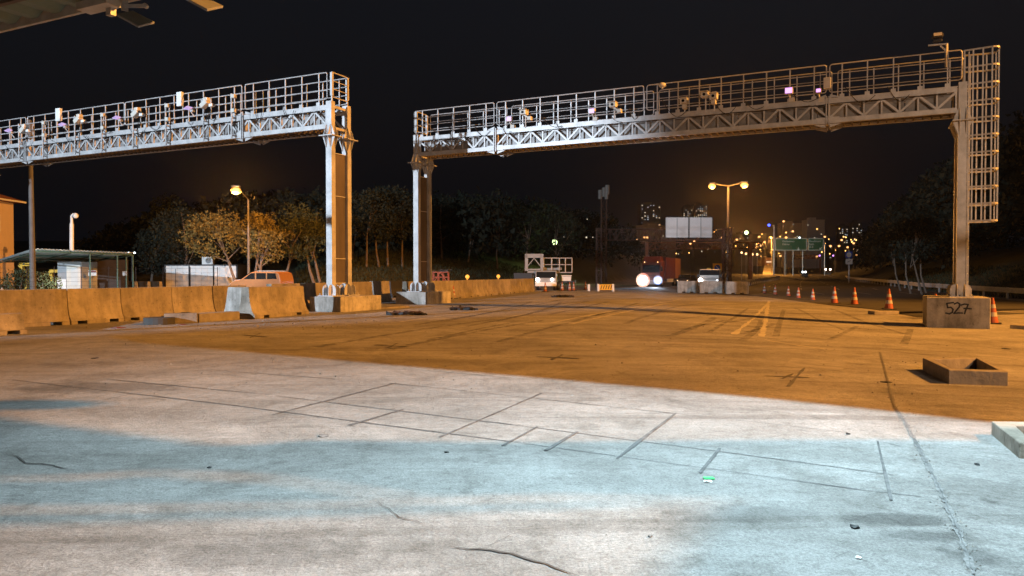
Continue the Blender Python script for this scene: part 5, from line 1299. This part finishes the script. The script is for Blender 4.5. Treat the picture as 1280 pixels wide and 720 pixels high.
def yard_poles():
    b = AT(41.5, 43); t = W(37, 150, 43); r = empty('light_pole', b, 'tall grey tapering pole rising behind the near gantry', 'pole')
    m = MB(); m.tube(b, t, .17, .10, 12); m.build('pole', M['lamp_pole'], r, smooth=False); m = MB(); m.box(b + Z3 * .05, (.4, .4, .06)); m.build('base_plate', M['steel'], r)
    b = AT(89.5, 58); t = W(89.5, 270, 58); r = empty('camera_pole', b, 'white pole with a dome camera on a curved arm', 'camera pole')
    m = MB(); m.tube(b, t - Z3 * .6, .16, .15, 10); m.tube(t - Z3 * .6, t, .10, n=10); m.path([t, t + Vector((.1, 0, .14)), t + Vector((.22, 0, .16))], .08, 8); m.build('pole', M['white'], r)
    m = MB(); m.ball(t + Vector((.32, 0, .02)), .2, 12, 8, (1, 1, 1.1)); m.build('camera_dome', M['white'], r, smooth=True)
    b = AT(164.5, 72); t = W(164.5, 315.5, 72); r = empty('yard_lamp', b, 'slim yard lamp post with two tiny white lights', 'lamp post')
    m = MB(); m.tube(b, t, .05, n=6); m.bar(t - X3 * .3, t + X3 * .3, .05); m.build('pole', M['void'], r)
    for sg in (-1, 1): m = MB(); m.ball(t + X3 * (.28 * sg) - Z3 * .04, .09); m.build('bulb', E['white'], r)
    for i, (x, y, w, h) in enumerate(((32.5, 336, .9, .62), (69, 350, .7, 1.3))):
        Z = 54; b = AT(x, Z); c = W(x, y, Z); q = empty('yellow_frame', Vector((b.x, b.y, b.z)), ['yellow machine arm glimpsed above the dark shrub', 'yellow machine frame between the shrub and the booth'][i], 'machine frame')
        m = MB(); m.bar(c + Vector((-w / 2, 0, h / 2)), c + Vector((w / 2, 0, h / 2)), .22); m.bar(c + Vector((-w / 2, 0, h / 2)), c + Vector((0, 0, -h / 2)), .2); m.bar(c + Vector((w / 2, 0, h / 2)), c + Vector((w * .4, 0, -h / 2)), .2)
        m.bar(c + Vector((0, .1, -h / 2)), Vector((c.x, c.y + .1, 0)), .2); m.build('arm', M['yellow'], q)
yard_poles()
# wire fence in front of the yard
def fence():
    Z = 40; pts = [AT(x, Z + (x * .02)) for x in range(0, 300, 34)]; r = empty('wire_fence', pts[0], 'thin dark wire fence running before the shelter and container', 'fence')
    for p in pts: m = MB(); m.tube(p, p + Z3 * 1.9, .018, n=6); m.build('post', M['void'], r)
    m = MB()
    for a, b in zip(pts, pts[1:]):
        for k in range(7): m.tube(a + Z3 * (.3 + k * .25), b + Z3 * (.3 + k * .25), .006, n=3)
    m.build('wire', M['void'], r)
fence()

# ------------------------------------------------------------------ vegetation
def foliage(name, m, clumps, leaf=.16, per=60, seed=1, parent=None, elong=1.5, origin=None):
    rr = random.Random(seed); vs, fs = [], []
    for c, rad, sq in clumps:
        for _ in range(int(per * rad * rad) + 8):
            z = rr.uniform(-1, 1); a = rr.uniform(0, 2 * math.pi); q = math.sqrt(1 - z * z); k = rr.uniform(.55, 1.05) ** .7
            d = Vector((q * math.cos(a), q * math.sin(a), z)); p = c + Vector((d.x * rad * k, d.y * rad * k, d.z * rad * k * sq))
            u = Vector((rr.gauss(0, 1), rr.gauss(0, 1), rr.gauss(0, 1))).normalized(); w = u.cross(d + Vector((.01, .02, .03))).normalized()
            s = leaf * rr.uniform(.6, 1.4); b = len(vs); t = (w * .5 + d * rr.uniform(.2, .8)).normalized()
            vs += [p, p + u * s * .5 + t * s * .3, p + t * s * elong, p - u * s * .5 + t * s * .5]; fs.append((b, b + 1, b + 2, b + 3))
    me = bpy.data.meshes.new(name); org = Vector(parent['org']) if parent is not None else Vector(origin or (0, 0, 0))
    me.from_pydata([v - org for v in vs], [], fs); me.materials.append(m)
    o = bpy.data.objects.new(name, me); COL.objects.link(o); o['org'] = tuple(org)
    if parent is not None: o.parent = parent
    else: o.location = org
    return o
def crown_clumps(c, w, h, n, seed, r0=.7, flat=.8):
    rr = random.Random(seed); out = []
    while len(out) < n:
        x, y, z = rr.uniform(-1, 1), rr.uniform(-1, 1), rr.uniform(-1, 1); q = x * x + y * y + z * z
        if q > 1 or q < .18: continue
        if z < -.2 and q < .5: continue
        out.append((c + Vector((x * w, y * w * .8, z * h)), r0 * rr.uniform(.55, 1.2), flat))
    return out
def tree(base, crown_c, w, h, label, group, seed, m='leaf', n=46, trunks=1, leaf=.16, per=95, r0=.8, tr=.16, bark='bark', name='pine_tree', lean=0):
    rr = random.Random(seed); root = empty(name, base, label, 'tree', group)
    cl = crown_clumps(crown_c, w, h, n, seed, r0)
    tk = MB()
    for k in range(trunks):
        b = base + Vector((k * .5, 0, -.1)); tgt = crown_c + Vector((rr.uniform(-.2, .2) * w + (k - .5) * (trunks > 1) * .8, 0, -h * .1))
        pts = [b, b + (tgt - b) * .33 + Vector((rr.uniform(-.15, .15) + lean * .3, 0, 0)), b + (tgt - b) * .66 + Vector((rr.uniform(-.2, .2) + lean * .3, 0, 0)), tgt]
        for i in range(3): tk.tube(pts[i], pts[i + 1], tr * (1 - i * .25), tr * (1 - (i + 1) * .25), 8)
        for c, rad, _ in cl[k::trunks * 3][:9]:
            s = pts[2] + (pts[3] - pts[2]) * rr.uniform(-.6, .9); tk.tube(s, c, tr * .32, tr * .1, 5)
    tk.build('trunk', M[bark], root)
    foliage('crown', M[m], cl, leaf, per, seed, root)
    return root
TG = 'pine trees lit by the sodium lamp'
def T(px, Z, x_c, y_top, y_bot, wpx, label, group, seed, **kw):
    b = AT(px, Z); zt, zb = zof(y_top, Z), zof(y_bot, Z); c = W(x_c, (y_top + y_bot) / 2, Z); w = wpx / 2 / F * Z
    return tree(b, Vector((c.x, Z, (zt + zb) / 2)), w, (zt - zb) / 2, label, group, seed, **kw)
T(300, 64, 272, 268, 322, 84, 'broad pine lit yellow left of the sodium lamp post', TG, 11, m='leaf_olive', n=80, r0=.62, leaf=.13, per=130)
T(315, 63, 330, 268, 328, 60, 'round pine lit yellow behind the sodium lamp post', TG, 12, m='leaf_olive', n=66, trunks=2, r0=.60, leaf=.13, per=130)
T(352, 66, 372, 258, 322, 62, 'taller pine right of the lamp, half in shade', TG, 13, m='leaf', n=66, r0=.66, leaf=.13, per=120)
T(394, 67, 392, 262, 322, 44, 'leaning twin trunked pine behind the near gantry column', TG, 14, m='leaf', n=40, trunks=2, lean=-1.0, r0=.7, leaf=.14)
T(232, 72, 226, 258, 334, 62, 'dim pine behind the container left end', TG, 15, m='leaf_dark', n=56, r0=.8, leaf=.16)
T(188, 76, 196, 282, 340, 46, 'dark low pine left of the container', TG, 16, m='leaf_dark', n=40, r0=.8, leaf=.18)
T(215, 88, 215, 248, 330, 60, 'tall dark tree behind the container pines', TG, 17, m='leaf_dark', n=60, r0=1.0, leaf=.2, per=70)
SG = 'slender pines on the grassy bank'
for i, (x, yt, wp, lab) in enumerate(((458, 236, 46, 'slender pale trunked pine nearest the near column'), (474, 240, 36, 'thin pine just right of the nearest pale trunk'), (485, 232, 44, 'straight slender pine in the middle of the gap'),
                                      (503, 238, 40, 'slender pine beside the far column'), (440, 240, 40, 'dim pine right against the near column'), (552, 240, 50, 'forked dark pine right of the far column'),
                                      (585, 244, 50, 'dark pine behind the barrier row'), (622, 246, 54, 'dark pine above the second amber lantern'), (655, 250, 50, 'dark pine left of the lift truck'), (700, 262, 60, 'dark tree behind the lift basket'))):
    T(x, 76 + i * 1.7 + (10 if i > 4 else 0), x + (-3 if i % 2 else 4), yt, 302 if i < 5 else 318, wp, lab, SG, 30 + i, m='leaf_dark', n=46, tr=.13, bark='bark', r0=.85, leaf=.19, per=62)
# shrub by the shelter
def shrub(px, Z, wpx, ytop, label, seed, m='leaf'):
    b = AT(px, Z); zt = zof(ytop, Z); w = wpx / 2 / F * Z; root = empty('shrub', b, label, 'shrub', 'shrubs by the shelter'); cl = crown_clumps(Vector((b.x, b.y, zt * .45)), w, zt * .55, 30, seed, .42)
    s = MB()
    for c, r_, _ in cl[:10]: s.tube(b, c, .03, .012, 5)
    s.build('stem', M['bark'], root); foliage('foliage', M[m], cl, .10, 190, seed, root)
shrub(24, 44, 46, 334, 'dark green shrub in front of the shelter post', 51); shrub(54, 45, 40, 337, 'lower green shrub between the pole and booth', 52)
# forest mass behind and on the right bank: reads as one dark wood
def forest(name, spots, seed, label, leaf=.5, per=9):
    rr = random.Random(seed); cl = []
    for (X, Y, hh, ww) in spots:
        z0 = g(X, Y)
        for _ in range(15):
            t = rr.random(); cl.append((Vector((X + rr.uniform(-1, 1) * ww * (1.1 - t * .7), Y + rr.uniform(-1, 1) * ww * .6, z0 + hh * (.22 + .72 * t))), rr.uniform(1.0, 2.1), .9))
    o = foliage(name, M['leaf_dark'], cl, leaf, per, seed); tag(o, label, None, None, 'stuff')
rr = random.Random(5); sp = []
for k in range(260):
    x = rr.uniform(130, 870); Z = rr.uniform(92, 150 if x < 690 else 260); X = AT(x, Z).x
    if Z < bank_edge(X) + 6: continue
    top = interp(x, [130, 220, 330, 450, 560, 640, 700, 760, 800, 860], [300, 262, 246, 244, 250, 252, 262, 270, 292, 303]) + rr.uniform(-4, 14)
    hh = max(3, zof(top, Z) - g(X, Z)); sp.append((X, Z, hh, rr.uniform(2.5, 4.5)))
forest('dark_wood', sp, 61, 'dark wooded hillside behind the barriers')
sp = []
for k in range(210):
    Y = rr.uniform(26, 230); X = right_edge(Y) + 5 + rr.uniform(0, 26); px = 640 + X / Y * F
    if px > 1500 or px < 1040: continue
    top = interp(px, [1050, 1080, 1120, 1180, 1280, 1500], [330, 292, 255, 205, 140, 60]) + rr.uniform(-5, 25)
    hh = min(22, max(2.0, zof(top, Y) - g(X, Y))); sp.append((X, Y, hh, rr.uniform(2, 3.6)))
forest('dark_thicket', sp, 62, 'black thicket of trees on the right hand bank', .42, 10)
for i, (x, Z) in enumerate(((1139, 62), (1153, 60), (1158, 64), (1126, 70))):
    T(x, Z, x - 6, 262, 322, 34, 'faint pale trunked tree in the thicket ' + ['with the brightest bent trunk', 'just right of the bent trunk', 'third trunk from the guardrail curve', 'nearest the guardrail curve'][i], 'faint trees in the right hand thicket', 70 + i, m='leaf_dark', bark='bark', tr=.09, n=26, leaf=.2, per=50, lean=-1)
# rough grass on the bank and verge
def grass():
    rr = random.Random(9); vs, fs = [], []
    for _ in range(26000):
        if rr.random() < .72:
            x = rr.uniform(370, 760); Z = rr.uniform(62, 105); X = AT(x, Z).x
            if Z < bank_edge(X) - 3: continue
            Y = Z
        else:
            Y = rr.uniform(20, 120); X = right_edge(Y) + rr.uniform(.6, 8)
        z = g(X, Y); s = rr.uniform(.12, .42); a = rr.uniform(0, 6.28); d = Vector((math.cos(a), math.sin(a), 0)) * .07; b = len(vs); p = Vector((X, Y, z - .03))
        vs += [p - d, p + d, p + Vector((rr.uniform(-.12, .12), rr.uniform(-.1, .1), s))]; fs.append((b, b + 1, b + 2))
    me = bpy.data.meshes.new('grass'); me.from_pydata(vs, [], fs); me.materials.append(M['grass']); o = bpy.data.objects.new('grass', me); COL.objects.link(o); tag(o, 'rough grass on the bank behind the barriers', None, None, 'stuff')
grass()

# ------------------------------------------------------------------ toll canopy overhead, with its floodlights
def canopy():
    O = W(0, 33, 13.5); O = Vector((O.x, O.y, 6.02)); P = lambda t, d, z: O + U * t + V * d + Z3 * z
    r = empty('toll_canopy', O, 'corner of the corrugated toll canopy seen from below', 'canopy')
    t0, t1, d0 = -9.0, 7.0, -5.0; n = int((t1 - t0) / .155); vs = []; h = .045
    for i in range(n + 1):
        t = t0 + (t1 - t0) * i / n; dz = h if (i // 2) % 2 else -h
        for d in (d0, 0): vs += [P(t, d, dz), P(t, d, dz + .02)]
    fs = []
    for i in range(n): q = i * 4; w = q + 4; fs += [(q, q + 2, w + 2, w), (q + 1, w + 1, w + 3, q + 3), (q, w, w + 1, q + 1), (q + 2, q + 3, w + 3, w + 2)]
    m = MB(); m.add(vs, fs); m.build('roof_sheet', M['canopy_sheet'], r)
    m = MB(); m.box(P((t0 + t1) / 2, .04, 0), (t1 - t0, .06, .24), U, V); m.build('edge_trim', M['steel'], r)
    m = MB()
    for d in (-.9, -2.6, -4.4): m.box(P((t0 + t1) / 2, d, -.13), (t1 - t0, .08, .14), U, V)
    m.build('purlin', M['steel_dark'], r)
    m = MB(); m.box(P(2.85, -.10, -.13), (.75, .26, .12), U, V); m.box(P(3.05, -.02, -.24), (.12, .10, .14), U, V); m.build('bracket', M['steel'], r)
    for t in (-7, 5.5):
        b = P(t, -4.4, 0); q = MB(); gz_ = g(b.x, b.y); q.box((b.x, b.y, (6 + gz_) / 2 - .1), (.3, .3, 5.8 - gz_), U, V); q.build('column', M['steel'], r)
canopy()
def panel_flood(px, Z, label, arm=True):
    cs = [W(x + px, y, Z + dz) for (x, y, dz) in ((-24, 20, 0), (4, 35, -.15), (24, 30, .25), (-3, 16, .4))]
    if px > 200: cs = [c + Z3 * .22 for c in cs]
    c = sum(cs, Vector()) / 4; n = (cs[1] - cs[0]).cross(cs[3] - cs[0]).normalized(); n = n if n.z > 0 else -n
    r = empty('panel_floodlight', c, label, 'floodlight', 'flat panel floodlights under the canopy')
    m = MB(); m.add(cs + [p + n * .035 for p in cs], [(0, 1, 2, 3), (7, 6, 5, 4), (0, 1, 5, 4), (1, 2, 6, 5), (2, 3, 7, 6), (3, 0, 4, 7)]); m.build('lamp_panel', M['grey'], r, bevel=.008)
    top = c + n * .04 + Z3 * .02; e0 = (cs[0] + cs[3]) / 2; q = MB(); q.bar(e0 + n * .05, e0 + n * .05 + Vector((-.02, .02, .55)), .09, .03); q.bar(e0 + n * .06 + Z3 * .06, e0 + Vector((.30, .05, .14)), .045); q.tube(e0 + Vector((.28, .02, .14)), e0 + Vector((.28, .08, .14)), .035); q.build('yoke', M['steel'], r)
panel_flood(169, 10.6, 'tan panel floodlight hanging below the canopy edge')
panel_flood(255, 10.2, 'second tan panel floodlight cut by the top of the photo')
light('canopy_bounce_lamp', 'SPOT', (-2, 14, .9), (-9, 12, 6), energy=16, color=(.85, 1, .85), spot_size=R(90), spot_blend=.8, shadow_soft_size=.4)

# unseen panels added above the lanes, outlined to throw the bluish shadow bands
def shade_panels():
    r = empty('lane_canopy', (11, 6, 6), 'flat lane canopy standing above the lanes beside the viewer', 'canopy')
    L = Vector(SODIUM); zc = 6.0; k = (L.z - zc) / L.z
    def up(px, py):
        s = G(px, py); s.z = 0; return L + (s - L) * k
    def plate(nm, pts, th=.05):
        ps = [up(*p) for p in pts]; m = MB(); n = len(ps); m.add(ps + [p + Z3 * th for p in ps], [tuple(range(n)), tuple(range(2 * n - 1, n - 1, -1))] + [(i, (i + 1) % n, n + (i + 1) % n, n + i) for i in range(n)]); m.build(nm, M['canopy_sheet'], r)
    plate('roof_panel', [(-60, 514), (210, 549), (260, 556), (320, 557), (390, 550), (620, 553), (1420, 555), (1420, 622), (950, 624), (700, 618), (560, 622), (480, 612), (330, 592), (200, 588), (60, 596), (-60, 598)])
    plate('roof_panel', [(-60, 600), (60, 600), (150, 598), (200, 592), (250, 598), (345, 602), (420, 612), (470, 621), (560, 624), (380, 629), (150, 632), (-60, 634)])
    plate('roof_panel', [(-60, 642), (170, 640), (330, 636), (620, 629), (760, 626), (900, 627), (760, 634), (560, 640), (300, 648), (-60, 658)])
    plate('roof_panel', [(900, 629), (960, 622), (1500, 622), (1700, 760), (820, 760), (866, 690)])
    # post outside the view
    b = L + (Vector((6, 5, 0)) - L) * k; m = MB(); p = Vector((14.2, 6.2, 0)); p.z = g(p.x, p.y); m.tube(p, Vector((14.2, 6.2, 6)), .15, n=10); m.build('column', M['steel'], r)
    q = up(30, 506); f = empty('hanging_floodlight', q, 'unlit floodlight hanging over the lanes beside the viewer', 'floodlight')
    m = MB(); m.ball(q, .5, 12, 6, (1.5, .55, .2)); m.build('lamp_body', M['grey'], f)  # unseen ball added only to throw the dark oval on the slab
shade_panels()
# unseen hood added by the white floodlight, its visor shaped to cut off light
def cutoff_hood():
    S0, S1 = G(600, 466), G(1262, 531); f = FL; hb = .80; k = hb / f.z
    a, b = f + (S0 - f) * k, f + (S1 - f) * k; d = (b - a).normalized(); e0, e1 = a - d * 1.2, b + d * 1.6
    r = empty('hooded_floodlight', f + Z3 * .2, 'hooded white floodlight hanging above the near slab beside the viewer', 'floodlight')
    m = MB(); m.add([e0, e1, e1 + Z3 * 1.3, e0 + Z3 * 1.3] + [p + Vector((.01, .03, 0)) for p in (e0, e1, e1 + Z3 * 1.3, e0 + Z3 * 1.3)], [(0, 1, 2, 3), (7, 6, 5, 4), (0, 1, 5, 4), (1, 2, 6, 5), (2, 3, 7, 6), (3, 0, 4, 7)]); m.build('visor', M['void'], r)
    m = MB(); c = (e0 + e1) / 2 + Z3 * 1.3; m.box(Vector((c.x, c.y - .35, f.z + .9)), ((e1 - e0).length, .9, .04), d, Z3.cross(d)); m.build('housing', M['grey'], r)
cutoff_hood()
def high_mast():
    L = Vector(SODIUM); b = Vector((L.x + 1.5, L.y + 1, 0)); b.z = g(b.x, b.y); r = empty('high_mast_lamp', b, 'tall floodlight mast beyond the verge that lights the plaza orange', 'lamp mast')
    m = MB(); m.tube(b, Vector((b.x, b.y, L.z + 1)), .3, .14, 10); m.build('pole', M['steel'], r)
    m = MB(); m.box(L + Vector((.6, .3, .55)), (1.6, 1.2, .3)); m.build('lamp_head', M['grey'], r)
high_mast()

# ------------------------------------------------------------------ thin night mist
def haze():
    m = bpy.data.materials.new('night_mist'); m.use_nodes = True; nt = m.node_tree; nt.nodes.clear()
    o = nt.nodes.new('ShaderNodeOutputMaterial'); v = nt.nodes.new('ShaderNodeVolumePrincipled')
    v.inputs['Density'].default_value = .00013; v.inputs['Color'].default_value = (.95, .95, .95, 1); v.inputs['Anisotropy'].default_value = .86
    nt.links.new(v.outputs[0], o.inputs['Volume'])
    b = MB(); b.box((300, 1500, 60), (4200, 3600, 190)); h = b.build('haze', m); h['kind'] = 'stuff'; h['label'] = 'thin night mist over the highway'
haze()
